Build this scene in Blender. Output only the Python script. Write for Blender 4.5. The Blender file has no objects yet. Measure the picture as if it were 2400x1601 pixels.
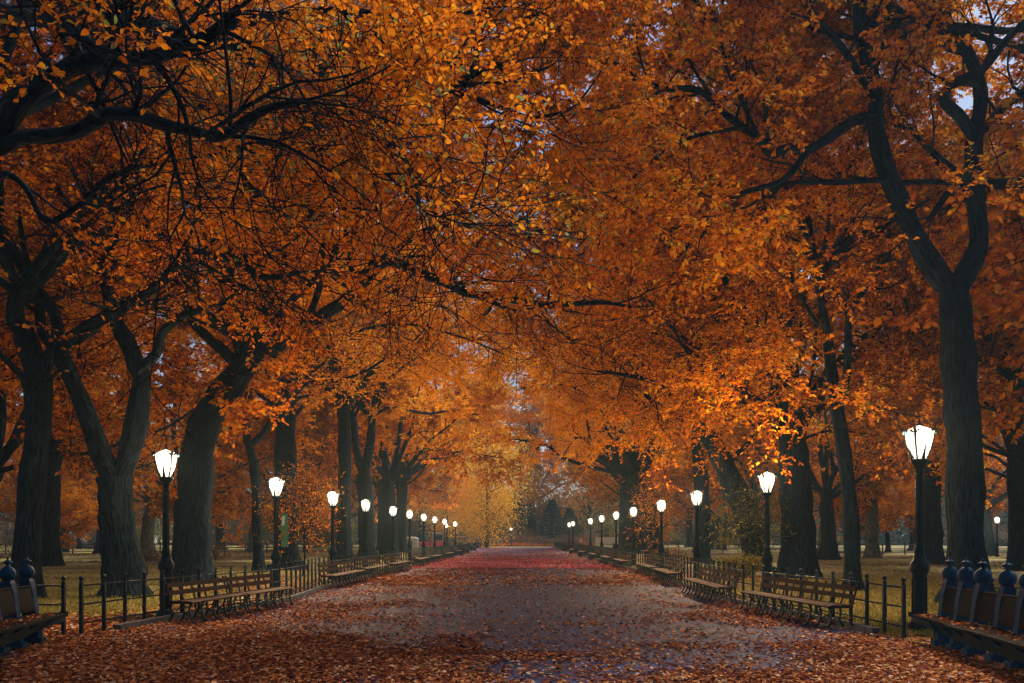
import bpy, math, random
import numpy as np
from mathutils import Vector, Matrix
C = bpy.context.scene.collection
SC = bpy.context.scene
R = math.radians
# ------------------------------------------------------------------ camera
VX, VY, F, EYE = 1216.0, 1260.0, 2000.0, 1.7
cam = bpy.data.cameras.new('camera'); camo = bpy.data.objects.new('camera', cam); C.objects.link(camo)
cam.sensor_width = 36; cam.lens = 36*F/2400
cam.shift_x = -(VX-1200)/2400; cam.shift_y = (VY-800.5)/2400
cam.clip_end = 2000; cam.clip_start = .1
camo.location = (0, 0, EYE); camo.rotation_euler = (R(90), 0, 0)
SC.camera = camo
# ------------------------------------------------------------------ world, sun, exposure
SUN_EL, SUN_AZ = 52, 48
w = bpy.data.worlds.new("World"); SC.world = w; w.use_nodes = True
nt = w.node_tree; nt.nodes.clear()
sky = nt.nodes.new('ShaderNodeTexSky'); sky.sky_type = 'NISHITA'; sky.sun_disc = False
sky.sun_elevation = R(SUN_EL); sky.sun_rotation = R(SUN_AZ)
bg = nt.nodes.new('ShaderNodeBackground'); bg.inputs[1].default_value = .085
ow = nt.nodes.new('ShaderNodeOutputWorld')
nt.links.new(sky.outputs[0], bg.inputs[0]); nt.links.new(bg.outputs[0], ow.inputs[0])
sl = bpy.data.lights.new('sun', 'SUN'); sl.energy = 4.0; sl.angle = R(14); sl.color = (1, .95, .9)
so = bpy.data.objects.new('sun', sl); C.objects.link(so)
sd = Vector((math.sin(R(SUN_AZ))*math.cos(R(SUN_EL)), math.cos(R(SUN_AZ))*math.cos(R(SUN_EL)), math.sin(R(SUN_EL))))
so.rotation_euler = sd.to_track_quat('Z', 'Y').to_euler()
vs = SC.view_settings; vs.view_transform = 'Standard'; vs.look = 'None'; vs.gamma = 1; vs.exposure = 0.55
cy = SC.cycles
cy.use_denoising = True
try: cy.denoiser = 'OPENIMAGEDENOISE'
except Exception: pass
cy.max_bounces = 5; cy.diffuse_bounces = 2; cy.glossy_bounces = 2; cy.transmission_bounces = 3
cy.volume_bounces = 1; cy.transparent_max_bounces = 8
cy.caustics_reflective = False; cy.caustics_refractive = False
cy.use_adaptive_sampling = True; cy.adaptive_threshold = .02
cy.sample_clamp_indirect = 4
LAMP_W = 1900.0
HAZE = .0005
rng = np.random.default_rng(7); random.seed(7)

def W(px, py, d): return np.array([(px-VX)/F*d, d, EYE+(VY-py)/F*d])

# ------------------------------------------------------------------ materials
def mat(name):
    m = bpy.data.materials.new(name); m.use_nodes = True
    n = m.node_tree; n.nodes.clear()
    o = n.nodes.new('ShaderNodeOutputMaterial')
    return m, n, o
def pbr(name, col, rough=.6, metal=0, nscale=8, namt=.25, bump=.2, col2=None, spec=.5, coords='Object', stretch=(1,1,1)):
    m, n, o = mat(name)
    b = n.nodes.new('ShaderNodeBsdfPrincipled'); n.links.new(b.outputs[0], o.inputs[0])
    tc = n.nodes.new('ShaderNodeTexCoord'); mp = n.nodes.new('ShaderNodeMapping'); mp.inputs['Scale'].default_value = stretch
    n.links.new(tc.outputs[coords], mp.inputs[0])
    ns = n.nodes.new('ShaderNodeTexNoise'); ns.inputs['Scale'].default_value = nscale; ns.inputs['Detail'].default_value = 5
    n.links.new(mp.outputs[0], ns.inputs[0])
    r = n.nodes.new('ShaderNodeValToRGB')
    c2 = col2 or tuple(c*(1-namt*2) for c in col)
    r.color_ramp.elements[0].position = .35; r.color_ramp.elements[0].color = (*[max(0,c) for c in c2], 1)
    r.color_ramp.elements[1].position = .65; r.color_ramp.elements[1].color = (*col, 1)
    n.links.new(ns.outputs[0], r.inputs[0]); n.links.new(r.outputs[0], b.inputs['Base Color'])
    b.inputs['Roughness'].default_value = rough; b.inputs['Metallic'].default_value = metal
    b.inputs['Specular IOR Level'].default_value = spec
    if bump:
        bp = n.nodes.new('ShaderNodeBump'); bp.inputs['Strength'].default_value = bump; bp.inputs['Distance'].default_value = .02
        n.links.new(ns.outputs[0], bp.inputs['Height']); n.links.new(bp.outputs[0], b.inputs['Normal'])
    return m
def bark_mat(name, dark, light):
    m, n, o = mat(name)
    b = n.nodes.new('ShaderNodeBsdfPrincipled'); n.links.new(b.outputs[0], o.inputs[0])
    at = n.nodes.new('ShaderNodeAttribute'); at.attribute_name = 'bk'
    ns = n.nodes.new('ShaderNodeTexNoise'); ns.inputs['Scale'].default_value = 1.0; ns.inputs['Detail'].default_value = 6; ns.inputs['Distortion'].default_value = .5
    n.links.new(at.outputs['Vector'], ns.inputs[0])
    r = n.nodes.new('ShaderNodeValToRGB')
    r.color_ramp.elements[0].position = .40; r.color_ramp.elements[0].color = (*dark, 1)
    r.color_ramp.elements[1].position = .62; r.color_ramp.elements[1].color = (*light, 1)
    n.links.new(ns.outputs[0], r.inputs[0])
    tc = n.nodes.new('ShaderNodeTexCoord')
    n2 = n.nodes.new('ShaderNodeTexNoise'); n2.inputs['Scale'].default_value = .9; n2.inputs['Detail'].default_value = 3
    n.links.new(tc.outputs['Object'], n2.inputs[0])
    r2 = n.nodes.new('ShaderNodeValToRGB')
    r2.color_ramp.elements[0].position = .4; r2.color_ramp.elements[0].color = (.75, .95, .95, 1)
    r2.color_ramp.elements[1].position = .65; r2.color_ramp.elements[1].color = (1.25, 1.05, .9, 1)
    n.links.new(n2.outputs[0], r2.inputs[0])
    mx = n.nodes.new('ShaderNodeMixRGB'); mx.blend_type = 'MULTIPLY'; mx.inputs[0].default_value = 1
    n.links.new(r.outputs[0], mx.inputs[1]); n.links.new(r2.outputs[0], mx.inputs[2])
    n.links.new(mx.outputs[0], b.inputs['Base Color'])
    b.inputs['Roughness'].default_value = .9; b.inputs['Specular IOR Level'].default_value = .08
    bp = n.nodes.new('ShaderNodeBump'); bp.inputs['Strength'].default_value = 1; bp.inputs['Distance'].default_value = .12
    n.links.new(ns.outputs[0], bp.inputs['Height']); n.links.new(bp.outputs[0], b.inputs['Normal'])
    return m
def leaf_mat(name, stops, transl=.5, clump=.42, csc=.28):
    m, n, o = mat(name)
    at = n.nodes.new('ShaderNodeAttribute'); at.attribute_name = 'rnd'
    geo = n.nodes.new('ShaderNodeNewGeometry')
    ns = n.nodes.new('ShaderNodeTexNoise'); ns.inputs['Scale'].default_value = csc; ns.inputs['Detail'].default_value = 2
    n.links.new(geo.outputs['Position'], ns.inputs[0])
    a = n.nodes.new('ShaderNodeMath'); a.operation = 'MULTIPLY_ADD'; a.inputs[1].default_value = 2.6*clump; a.inputs[2].default_value = -1.3*clump
    n.links.new(ns.outputs[0], a.inputs[0])
    s = n.nodes.new('ShaderNodeMath'); s.operation = 'ADD'; n.links.new(at.outputs['Fac'], s.inputs[0]); n.links.new(a.outputs[0], s.inputs[1])
    r = n.nodes.new('ShaderNodeValToRGB'); cr = r.color_ramp
    cr.elements[0].position = stops[0][0]; cr.elements[0].color = (*stops[0][1], 1)
    cr.elements[1].position = stops[-1][0]; cr.elements[1].color = (*stops[-1][1], 1)
    for p, c in stops[1:-1]:
        e = cr.elements.new(p); e.color = (*c, 1)
    n.links.new(s.outputs[0], r.inputs[0])
    d = n.nodes.new('ShaderNodeBsdfDiffuse'); t = n.nodes.new('ShaderNodeBsdfTranslucent')
    n.links.new(r.outputs[0], d.inputs[0]); n.links.new(r.outputs[0], t.inputs[0])
    mx = n.nodes.new('ShaderNodeMixShader'); mx.inputs[0].default_value = transl
    n.links.new(d.outputs[0], mx.inputs[1]); n.links.new(t.outputs[0], mx.inputs[2])
    n.links.new(mx.outputs[0], o.inputs[0])
    return m
RED=(.34,.045,.012); RUST=(.42,.10,.006); ORA=(.84,.275,.009); AMB=(.92,.40,.014); GOLD=(.94,.56,.04); OLV=(.24,.22,.035); GRN=(.10,.15,.05); BRN=(.22,.05,.01)
M = {}
M['leaf_orange'] = leaf_mat('orange_elm_leaf', [(0,(.10,.035,.01)),(.16,BRN),(.28,RUST),(.48,ORA),(.7,AMB),(.82,GOLD),(.92,OLV)])
M['leaf_deep'] = leaf_mat('rust_elm_leaf', [(0,(.08,.03,.01)),(.2,BRN),(.36,RUST),(.56,ORA),(.75,(.8,.3,.015)),(.86,OLV),(1,AMB)])
M['leaf_mixed'] = leaf_mat('yellowing_elm_leaf', [(0,BRN),(.18,RUST),(.42,(.75,.21,.008)),(.66,ORA),(.78,(.75,.34,.02)),(.87,OLV),(1,(.26,.29,.12))])
M['leaf_gold'] = leaf_mat('gold_leaf', [(0,ORA),(.3,AMB),(.6,(.9,.42,.04)),(.9,(.92,.55,.08)),(1,OLV)])
M['leaf_olive'] = leaf_mat('olive_leaf', [(0,(.05,.06,.03)),(.4,(.10,.12,.04)),(.7,(.22,.19,.05)),(.9,(.5,.26,.04)),(1,ORA)])
M['leaf_wood'] = leaf_mat('far_woodland_leaf', [(0,(.03,.045,.035)),(.35,(.06,.075,.045)),(.55,(.12,.09,.03)),(.75,(.35,.13,.02)),(1,(.6,.22,.02))], .35, .4, .06)
M['needle'] = leaf_mat('conifer_needle', [(0,(.012,.03,.03)),(.6,(.03,.06,.055)),(1,(.05,.08,.06))], .2)
M['leaf_brown'] = leaf_mat('brown_shrub_leaf', [(0,(.06,.04,.035)),(.4,(.12,.07,.05)),(.7,(.2,.1,.05)),(.9,(.3,.17,.07)),(1,(.35,.3,.28))], .3)
M['leaf_ground'] = leaf_mat('fallen_leaf', [(0,(.03,.014,.014)),(.25,(.11,.03,.022)),(.48,(.27,.075,.03)),(.66,(.50,.18,.05)),(.80,(.70,.36,.14)),(1,(.68,.54,.42))], .12, .22, .22)
M['leaf_red_glow'] = leaf_mat('glow_tinted_fallen_leaf', [(0,(.26,.05,.06)),(.35,(.55,.11,.12)),(.6,(.78,.22,.17)),(.85,(.72,.30,.18)),(1,(.6,.36,.36))], .12)  # coral leaf colour standing in for red light on the far path
M['leaf_yellow'] = leaf_mat('golden_yellow_leaf', [(0,(.8,.33,.01)),(.4,(.95,.50,.02)),(1,(.97,.66,.05))], .55)
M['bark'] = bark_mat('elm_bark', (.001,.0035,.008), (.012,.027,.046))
M['bark_pale'] = bark_mat('pale_bark', (.03,.035,.04), (.16,.155,.15))
M['iron'] = pbr('dark_painted_iron', (.008,.026,.038), .5, .0, 14, .2, .15, spec=.14)
M['blue_iron'] = pbr('blue_painted_iron', (.004,.045,.11), .6, 0, 9, .2, .25, spec=.06)
M['lamp_iron'] = pbr('black_green_iron', (.006,.02,.028), .5, 0, 12, .2, .2, spec=.12)
M['plank'] = pbr('worn_bench_plank', (.05,.027,.022), .75, 0, 6, .3, .3, spec=.12, stretch=(1,14,1))
M['plank2'] = pbr('grey_brown_plank', (.011,.010,.012), .85, 0, 5, .3, .4, spec=.03, stretch=(1,12,1))
M['kerb'] = pbr('kerb_stone', (.07,.08,.09), .75, 0, 12, .25, .3)
M['white'] = pbr('white_panel', (.6,.62,.63), .5, 0, 3, .1, .05)
M['grey'] = pbr('grey_panel', (.22,.25,.27), .6, 0, 3, .1, .05)
M['pink'] = pbr('pink_panel', (.5,.2,.18), .6, 0, 3, .12, .05)
M['magenta'] = pbr('magenta_cloth', (.6,.04,.12), .7, 0, 3, .1, .1)
M['skin'] = pbr('skin', (.55,.32,.24), .6, 0, 3, .1, 0)
M['darkcloth'] = pbr('dark_cloth', (.03,.03,.045), .8, 0, 8, .2, .1)
M['pinkcloth'] = pbr('pink_cloth', (.75,.3,.28), .8, 0, 8, .2, .1)
M['rock'] = pbr('schist_rock', (.22,.25,.28), .8, 0, 2.5, .3, .8)
M['green_sign'] = pbr('green_banner', (.02,.13,.06), .6, 0, 2, .1, .05)
M['lettering'] = pbr('pale_blue_lettering', (.45,.68,.72), .5, 0, 2, .05, 0)
M['emblem'] = pbr('rust_emblem', (.25,.10,.03), .5, 0, 2, .05, 0)
M['tealpole'] = pbr('teal_painted_steel', (.02,.13,.14), .45, 0, 5, .1, .05)
M['bluesign'] = pbr('white_blue_sign', (.45,.55,.68), .5, 0, 5, .05, 0)
def emis(name, col, e):
    m, n, o = mat(name); em = n.nodes.new('ShaderNodeEmission'); em.inputs[0].default_value = (*col, 1); em.inputs[1].default_value = e
    n.links.new(em.outputs[0], o.inputs[0]); return m
M['globe'] = emis('lit_frosted_globe', (1, .80, .56), 2.2)
_n = M['globe'].node_tree; _t = _n.nodes.new('ShaderNodeBsdfTransparent'); _m = _n.nodes.new('ShaderNodeMixShader'); _m.inputs[0].default_value = .4
_e = [q for q in _n.nodes if q.type == 'EMISSION'][0]; _o = [q for q in _n.nodes if q.type == 'OUTPUT_MATERIAL'][0]
_n.links.new(_e.outputs[0], _m.inputs[1]); _n.links.new(_t.outputs[0], _m.inputs[2]); _n.links.new(_m.outputs[0], _o.inputs[0])
M['redlight'] = emis('red_signal', (1, .04, .015), 5)

def ground_mats():
    # asphalt, its blue standing in for the bluish light streaks on the path
    m, n, o = mat('asphalt_path')
    b = n.nodes.new('ShaderNodeBsdfPrincipled'); n.links.new(b.outputs[0], o.inputs[0])
    g = n.nodes.new('ShaderNodeNewGeometry')
    v = n.nodes.new('ShaderNodeTexVoronoi'); v.inputs['Scale'].default_value = 7
    n1 = n.nodes.new('ShaderNodeTexNoise'); n1.inputs['Scale'].default_value = .5; n1.inputs['Detail'].default_value = 6
    n2 = n.nodes.new('ShaderNodeTexNoise'); n2.inputs['Scale'].default_value = 60; n2.inputs['Detail'].default_value = 3
    for q in (v, n1, n2): n.links.new(g.outputs['Position'], q.inputs[0])
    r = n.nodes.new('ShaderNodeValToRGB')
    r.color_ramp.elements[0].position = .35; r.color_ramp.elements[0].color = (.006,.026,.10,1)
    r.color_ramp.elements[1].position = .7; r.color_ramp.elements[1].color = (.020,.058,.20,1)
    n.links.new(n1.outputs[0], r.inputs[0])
    mx = n.nodes.new('ShaderNodeMixRGB'); mx.blend_type = 'MULTIPLY'; mx.inputs[0].default_value = .6
    n.links.new(r.outputs[0], mx.inputs[1]); n.links.new(n2.outputs[0], mx.inputs[2])
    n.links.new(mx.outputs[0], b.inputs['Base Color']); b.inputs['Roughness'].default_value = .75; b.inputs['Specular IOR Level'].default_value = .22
    bp = n.nodes.new('ShaderNodeBump'); bp.inputs['Strength'].default_value = .5; bp.inputs['Distance'].default_value = .01
    n.links.new(n2.outputs[0], bp.inputs['Height']); n.links.new(bp.outputs[0], b.inputs['Normal'])
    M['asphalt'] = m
    # lawn: grass with worn soil
    m, n, o = mat('lawn')
    b = n.nodes.new('ShaderNodeBsdfPrincipled'); n.links.new(b.outputs[0], o.inputs[0])
    g = n.nodes.new('ShaderNodeNewGeometry')
    n1 = n.nodes.new('ShaderNodeTexNoise'); n1.inputs['Scale'].default_value = .16; n1.inputs['Detail'].default_value = 5
    n2 = n.nodes.new('ShaderNodeTexNoise'); n2.inputs['Scale'].default_value = 25; n2.inputs['Detail'].default_value = 3
    for q in (n1, n2): n.links.new(g.outputs['Position'], q.inputs[0])
    r = n.nodes.new('ShaderNodeValToRGB')
    r.color_ramp.elements[0].position = .38; r.color_ramp.elements[0].color = (.16,.08,.04,1)
    r.color_ramp.elements[1].position = .52; r.color_ramp.elements[1].color = (.40,.34,.06,1)
    n.links.new(n1.outputs[0], r.inputs[0])
    mx = n.nodes.new('ShaderNodeMixRGB'); mx.blend_type = 'MULTIPLY'; mx.inputs[0].default_value = .7
    n.links.new(r.outputs[0], mx.inputs[1]); n.links.new(n2.outputs[0], mx.inputs[2])
    n.links.new(mx.outputs[0], b.inputs['Base Color']); b.inputs['Roughness'].default_value = .9
    bp = n.nodes.new('ShaderNodeBump'); bp.inputs['Strength'].default_value = .8; bp.inputs['Distance'].default_value = .05
    n.links.new(n2.outputs[0], bp.inputs['Height']); n.links.new(bp.outputs[0], b.inputs['Normal'])
    M['lawn'] = m
ground_mats()

# ------------------------------------------------------------------ object helpers
def tag(o, label=None, cat=None, group=None, kind=None):
    if label: o['label'] = label
    if cat: o['category'] = cat
    if group: o['group'] = group
    if kind: o['kind'] = kind
    return o
def empty(name, loc=(0,0,0), rz=0, sc=1):
    o = bpy.data.objects.new(name, None); C.objects.link(o); o.location = loc; o.rotation_euler = (0,0,rz); o.scale = (sc,sc,sc)
    o.empty_display_size = .1
    return o
def link_mesh(name, me, m, parent=None):
    o = bpy.data.objects.new(name, me); C.objects.link(o)
    if m: me.materials.append(m)
    if parent: o.parent = parent
    return o
def np_mesh(name, V, Q, smooth=False, rnd=None, bk=None):
    """V (n,3), Q (m,4) quads"""
    me = bpy.data.meshes.new(name)
    me.vertices.add(len(V)); me.vertices.foreach_set('co', np.asarray(V, np.float32).ravel())
    m = len(Q); k = Q.shape[1]
    me.loops.add(m*k); me.loops.foreach_set('vertex_index', np.asarray(Q, np.int32).ravel())
    me.polygons.add(m); me.polygons.foreach_set('loop_start', np.arange(0, m*k, k, dtype=np.int32))
    if smooth: me.polygons.foreach_set('use_smooth', np.ones(m, bool))
    me.update(calc_edges=True)
    if rnd is not None:
        a = me.attributes.new('rnd', 'FLOAT', 'FACE'); a.data.foreach_set('value', np.asarray(rnd, np.float32))
    if bk is not None:
        a = me.attributes.new('bk', 'FLOAT_VECTOR', 'POINT'); a.data.foreach_set('vector', np.asarray(bk, np.float32).ravel())
    return me
def copy_tree(o, parent=None):
    c = o.copy(); C.objects.link(c); c.parent = parent
    for ch in list(o.children): copy_tree(ch, c)
    return c
class MB:
    def __init__(s): s.v = []; s.f = []; s.sm = []
    def add(s, vs, fs, sm=False):
        b = len(s.v); s.v += [tuple(v) for v in vs]; s.f += [tuple(i+b for i in f) for f in fs]; s.sm += [sm]*len(fs)
        return s
    def box(s, a, b, rot=None, piv=None):
        x0,y0,z0 = a; x1,y1,z1 = b
        vs = [Vector(p) for p in ((x0,y0,z0),(x1,y0,z0),(x1,y1,z0),(x0,y1,z0),(x0,y0,z1),(x1,y0,z1),(x1,y1,z1),(x0,y1,z1))]
        if rot is not None:
            pv = Vector(piv or ((x0+x1)/2,(y0+y1)/2,(z0+z1)/2)); vs = [rot @ (v-pv) + pv for v in vs]
        return s.add(vs, [(0,3,2,1),(4,5,6,7),(0,1,5,4),(1,2,6,5),(2,3,7,6),(3,0,4,7)])
    def lathe(s, prof, c=(0,0,0), n=14, cap=True):
        vs = []; fs = []
        for r, z in prof:
            for k in range(n):
                a = 2*math.pi*k/n; vs.append((c[0]+r*math.cos(a), c[1]+r*math.sin(a), c[2]+z))
        for i in range(len(prof)-1):
            for k in range(n):
                fs.append((i*n+k, i*n+(k+1)%n, (i+1)*n+(k+1)%n, (i+1)*n+k))
        if cap:
            fs.append(tuple(range(n-1,-1,-1))); fs.append(tuple((len(prof)-1)*n+k for k in range(n)))
        return s.add(vs, fs, True)
    def tube(s, pts, rad, n=8):
        pts = [Vector(p) for p in pts]; 
        if not hasattr(rad, '__len__'): rad = [rad]*len(pts)
        vs = []; fs = []
        up = None
        for i, p in enumerate(pts):
            t = (pts[min(i+1,len(pts)-1)] - pts[max(i-1,0)]).normalized()
            if up is None: up = Vector((0,0,1)) if abs(t.z) < .9 else Vector((1,0,0))
            a = t.cross(up).normalized(); b = a.cross(t).normalized(); up = b
            for k in range(n):
                q = 2*math.pi*k/n; vs.append(p + (a*math.cos(q)+b*math.sin(q))*rad[i])
        for i in range(len(pts)-1):
            for k in range(n): fs.append((i*n+k, i*n+(k+1)%n, (i+1)*n+(k+1)%n, (i+1)*n+k))
        fs.append(tuple(range(n-1,-1,-1))); fs.append(tuple((len(pts)-1)*n+k for k in range(n)))
        return s.add(vs, fs, True)
    def strip(s, prof, w, t, y0=0):
        """flat bar of width w (along y) and thickness t following an (x,z) outline at y0"""
        P = [Vector((x,0,z)) for x,z in prof]; vs = []; fs = []
        for i, p in enumerate(P):
            d = (P[min(i+1,len(P)-1)]-P[max(i-1,0)]).normalized(); nn = Vector((-d.z,0,d.x))
            for a, b in ((-1,-1),(1,-1),(1,1),(-1,1)):
                q = p + nn*(a*t/2); vs.append((q.x, y0+b*w/2, q.z))
        for i in range(len(P)-1):
            for k in range(4): fs.append((i*4+k, i*4+(k+1)%4, (i+1)*4+(k+1)%4, (i+1)*4+k))
        fs.append((3,2,1,0)); e = (len(P)-1)*4; fs.append((e,e+1,e+2,e+3))
        return s.add(vs, fs)
    def ball(s, c, r, n=12, sq=1):
        prof = [(max(1e-4, r*math.sin(math.pi*i/8)), -r*sq*math.cos(math.pi*i/8)) for i in range(9)]
        return s.lathe(prof, c, n)
    def build(s, name, m, parent=None):
        me = bpy.data.meshes.new(name); me.from_pydata(s.v, [], s.f); me.update()
        me.polygons.foreach_set('use_smooth', s.sm)
        return link_mesh(name, me, m, parent)

# ------------------------------------------------------------------ ground
def sheet(name, poly, z, m):
    me = bpy.data.meshes.new(name); me.from_pydata([(x,y,z) for x,y in poly], [], [tuple(range(len(poly)))]); me.update()
    o = link_mesh(name, me, m); o['kind'] = 'structure'; return o
LF = [(-7.64,14.9),(-7.35,17.3),(-6.95,19.3),(-6.4,22.0),(-6.35,23.2),(-6.7,28.5),(-6.65,34),(-6.75,40),(-6.45,48),(-6.5,60),(-6.3,90),(-6.3,150)]
RF = [(6.47,14.35),(6.4,16.5),(6.0,19.5),(5.75,22.5),(5.8,24.5),(6.1,33),(6.3,40),(6.1,50),(6.2,60),(6.2,90),(6.2,150)]
def lawn_patch(): 
    # one big lawn sheet, the path laid 8 mm above it
    sheet('ground', [(-400,-60),(400,-60),(400,700),(-400,700)], -.012, M['lawn'])
lawn_patch()
path = [(-60,-40),(60,-40),(60,12.6)]+[(RF[0][0]+.0,12.6)]+[(x-.12,y) for x,y in RF]+[(x+.12,y) for x,y in reversed(LF)]+[(LF[0][0],12.6),(-60,12.6)]
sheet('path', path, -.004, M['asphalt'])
def kerb(name, pts):
    mb = MB()
    for (x0,y0),(x1,y1) in zip(pts[:-1], pts[1:]):
        dx,dy = x1-x0, y1-y0; L = math.hypot(dx,dy); nx,ny = -dy/L*.07, dx/L*.07
        mb.add([(x0-nx,y0-ny,-.03),(x1-nx,y1-ny,-.03),(x1+nx,y1+ny,-.03),(x0+nx,y0+ny,-.03),(x0-nx,y0-ny,.11),(x1-nx,y1-ny,.11),(x1+nx,y1+ny,.11),(x0+nx,y0+ny,.11)],
               [(4,5,6,7),(0,1,5,4),(1,2,6,5),(2,3,7,6),(3,0,4,7)])
    o = mb.build(name, M['kerb']); o['kind'] = 'structure'
kerb('kerb', [(-7.35,15.6)]+[(x+.16,y) for x,y in LF[1:]])
kerb('kerb', [(6.28,15.0)]+[(x-.16,y) for x,y in RF[1:]])

# ------------------------------------------------------------------ numpy tree kit
def nrm(a): return a/np.maximum(np.linalg.norm(a, axis=-1, keepdims=True), 1e-9)
def catmull(P, n):
    P = np.asarray(P, float); K = len(P)
    if K == 2: t = np.linspace(0,1,n)[:,None]; return P[0]*(1-t)+P[1]*t
    Q = np.vstack([2*P[0]-P[1], P, 2*P[-1]-P[-2]]); u = np.linspace(0, K-1-1e-6, n); i = u.astype(int); t = (u-i)[:,None]
    a,b,c,d = Q[i],Q[i+1],Q[i+2],Q[i+3]
    return .5*((2*b)+(c-a)*t+(2*a-5*b+4*c-d)*t*t+(3*b-a-3*c+d)*t**3)
class Geo:
    def __init__(s): s.V=[]; s.Q=[]; s.B=[]; s.n=0
    def tubes(s, pts, rad, sides):
        """pts (N,K,3) rad (N,K)"""
        N,K,_ = pts.shape
        if N == 0: return
        t = np.empty_like(pts); t[:,1:-1] = pts[:,2:]-pts[:,:-2]; t[:,0]=pts[:,1]-pts[:,0]; t[:,-1]=pts[:,-1]-pts[:,-2]; t = nrm(t)
        u = np.empty_like(pts); m = nrm(pts[:,-1]-pts[:,0])
        ref = np.where(np.abs(m[:,2:3])<.8, np.array([[0,0,1.]]), np.array([[1.,0,0]]))
        prev = ref
        for k in range(K):
            a = prev - (prev*t[:,k]).sum(-1,keepdims=True)*t[:,k]; a = nrm(a); u[:,k]=a; prev = a
        v = np.cross(t,u)
        ang = 2*np.pi*np.arange(sides)/sides
        ring = u[:,:,None,:]*np.cos(ang)[None,None,:,None]+v[:,:,None,:]*np.sin(ang)[None,None,:,None]
        r = rad if rad.ndim==3 else rad[:,:,None]
        V = pts[:,:,None,:]+ring*r[...,None]
        # bark coordinates: round the girth, stretched along the limb
        seg = np.linalg.norm(np.diff(pts,axis=1),axis=-1); L = np.concatenate([np.zeros((N,1)),np.cumsum(seg,1)],1)
        rr = (rad.mean(-1) if rad.ndim==3 else rad)
        Bk = np.empty(V.shape); rm = rr.max(1)[:,None,None]
        Bk[...,0] = np.cos(ang)[None,None,:]*rm*16; Bk[...,1] = np.sin(ang)[None,None,:]*rm*16; Bk[...,2] = L[:,:,None]*3.0+rng.uniform(0,50)
        base = s.n + (np.arange(N)*K*sides)[:,None,None]
        k = np.arange(K-1)[None,:,None]*sides; j = np.arange(sides)[None,None,:]; j2=(j+1)%sides
        Q = np.stack([base+k+j, base+k+j2, base+k+sides+j2, base+k+sides+j],-1).reshape(-1,4)
        s.V.append(V.reshape(-1,3)); s.B.append(Bk.reshape(-1,3)); s.Q.append(Q); s.n += N*K*sides
    def mesh(s, name): return np_mesh(name, np.vstack(s.V), np.vstack(s.Q), True, bk=np.vstack(s.B))
def grow(start, d, length, nseg, wig, up):
    N = len(start); P = np.empty((N,nseg+1,3)); P[:,0]=start; d = nrm(d)
    for k in range(nseg):
        d = nrm(d + rng.normal(0,wig,(N,3)) + np.array([0,0,up])); P[:,k+1] = P[:,k]+d*(length/nseg)[:,None]
    return P
def children(P, Rd, n, t0, t1, ang, flat=.5):
    """n children per branch; returns start, dir, parent radius, t"""
    N,K,_ = P.shape
    t = (np.arange(n)[None,:]+rng.uniform(0,1,(N,n)))/n*(t1-t0)+t0
    x = t*(K-1-1e-6); i = x.astype(int); f = (x-i)[...,None]; r = np.arange(N)[:,None]
    p = P[r,i]*(1-f)+P[r,i+1]*f; tg = nrm(P[r,i+1]-P[r,i])
    rd = Rd[r,i]*(1-f[...,0])+Rd[r,i+1]*f[...,0]
    q = rng.normal(0,1,(N,n,3)); q[...,2] *= flat
    q = nrm(q-(q*tg).sum(-1,keepdims=True)*tg)
    a = np.radians(rng.uniform(ang-14,ang+14,(N,n)))[...,None]
    d = tg*np.cos(a)+q*np.sin(a)
    return p.reshape(-1,3), d.reshape(-1,3), rd.reshape(-1), t.reshape(-1)
def leaves_on(P, per, size, hexa, tilt=.55):
    """leaves in two ranks along twigs P (N,K,3)"""
    N,K,_ = P.shape
    t = (np.arange(per)[None,:]+rng.uniform(0,1,(N,per)))/per
    x = t*(K-1-1e-6); i = x.astype(int); f=(x-i)[...,None]; r=np.arange(N)[:,None]
    p = (P[r,i]*(1-f)+P[r,i+1]*f).reshape(-1,3); tg = nrm(P[r,i+1]-P[r,i]).reshape(-1,3)
    n = len(p)
    side = nrm(np.cross(tg, np.array([0,0,1.]))+1e-4)*np.tile(np.where(np.arange(per)%2,1,-1),N)[:,None]
    ax = nrm(tg*.5+side*.8+rng.normal(0,.35,(n,3))+np.array([0,0,-.25]))
    nn = nrm(np.array([0,0,1.])+rng.normal(0,tilt,(n,3)))
    return leaf_quads(p, ax, nn, size, hexa)
def leaf_quads(p, ax, nn, size, hexa):
    n = len(p)
    sd = nrm(np.cross(ax,nn)); nn = np.cross(sd,ax)
    l = (size*rng.uniform(.6,1.25,n))[:,None]; wd = l*rng.uniform(.5,.72,n)[:,None]
    rv = np.clip(rng.normal(.48,.22,n),0,1)
    if hexa:
        V = np.stack([p, p+ax*l*.33+sd*wd*.48+nn*l*.08, p+ax*l*.72+sd*wd*.36+nn*l*.05, p+ax*l-nn*l*.10,
                      p+ax*l*.72-sd*wd*.36+nn*l*.05, p+ax*l*.33-sd*wd*.48+nn*l*.08],1)
        b = (np.arange(n)*6)[:,None]
        Q = np.concatenate([b+np.array([[0,1,2,3]]), b+np.array([[0,3,4,5]])],1).reshape(-1,4)
        return V.reshape(-1,3), Q, np.repeat(rv,2)
    V = np.stack([p, p+ax*l*.45+sd*wd*.5+nn*l*.06, p+ax*l, p+ax*l*.45-sd*wd*.5+nn*l*.06],1)
    Q = np.arange(n*4).reshape(-1,4)
    return V.reshape(-1,3), Q, rv
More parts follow.
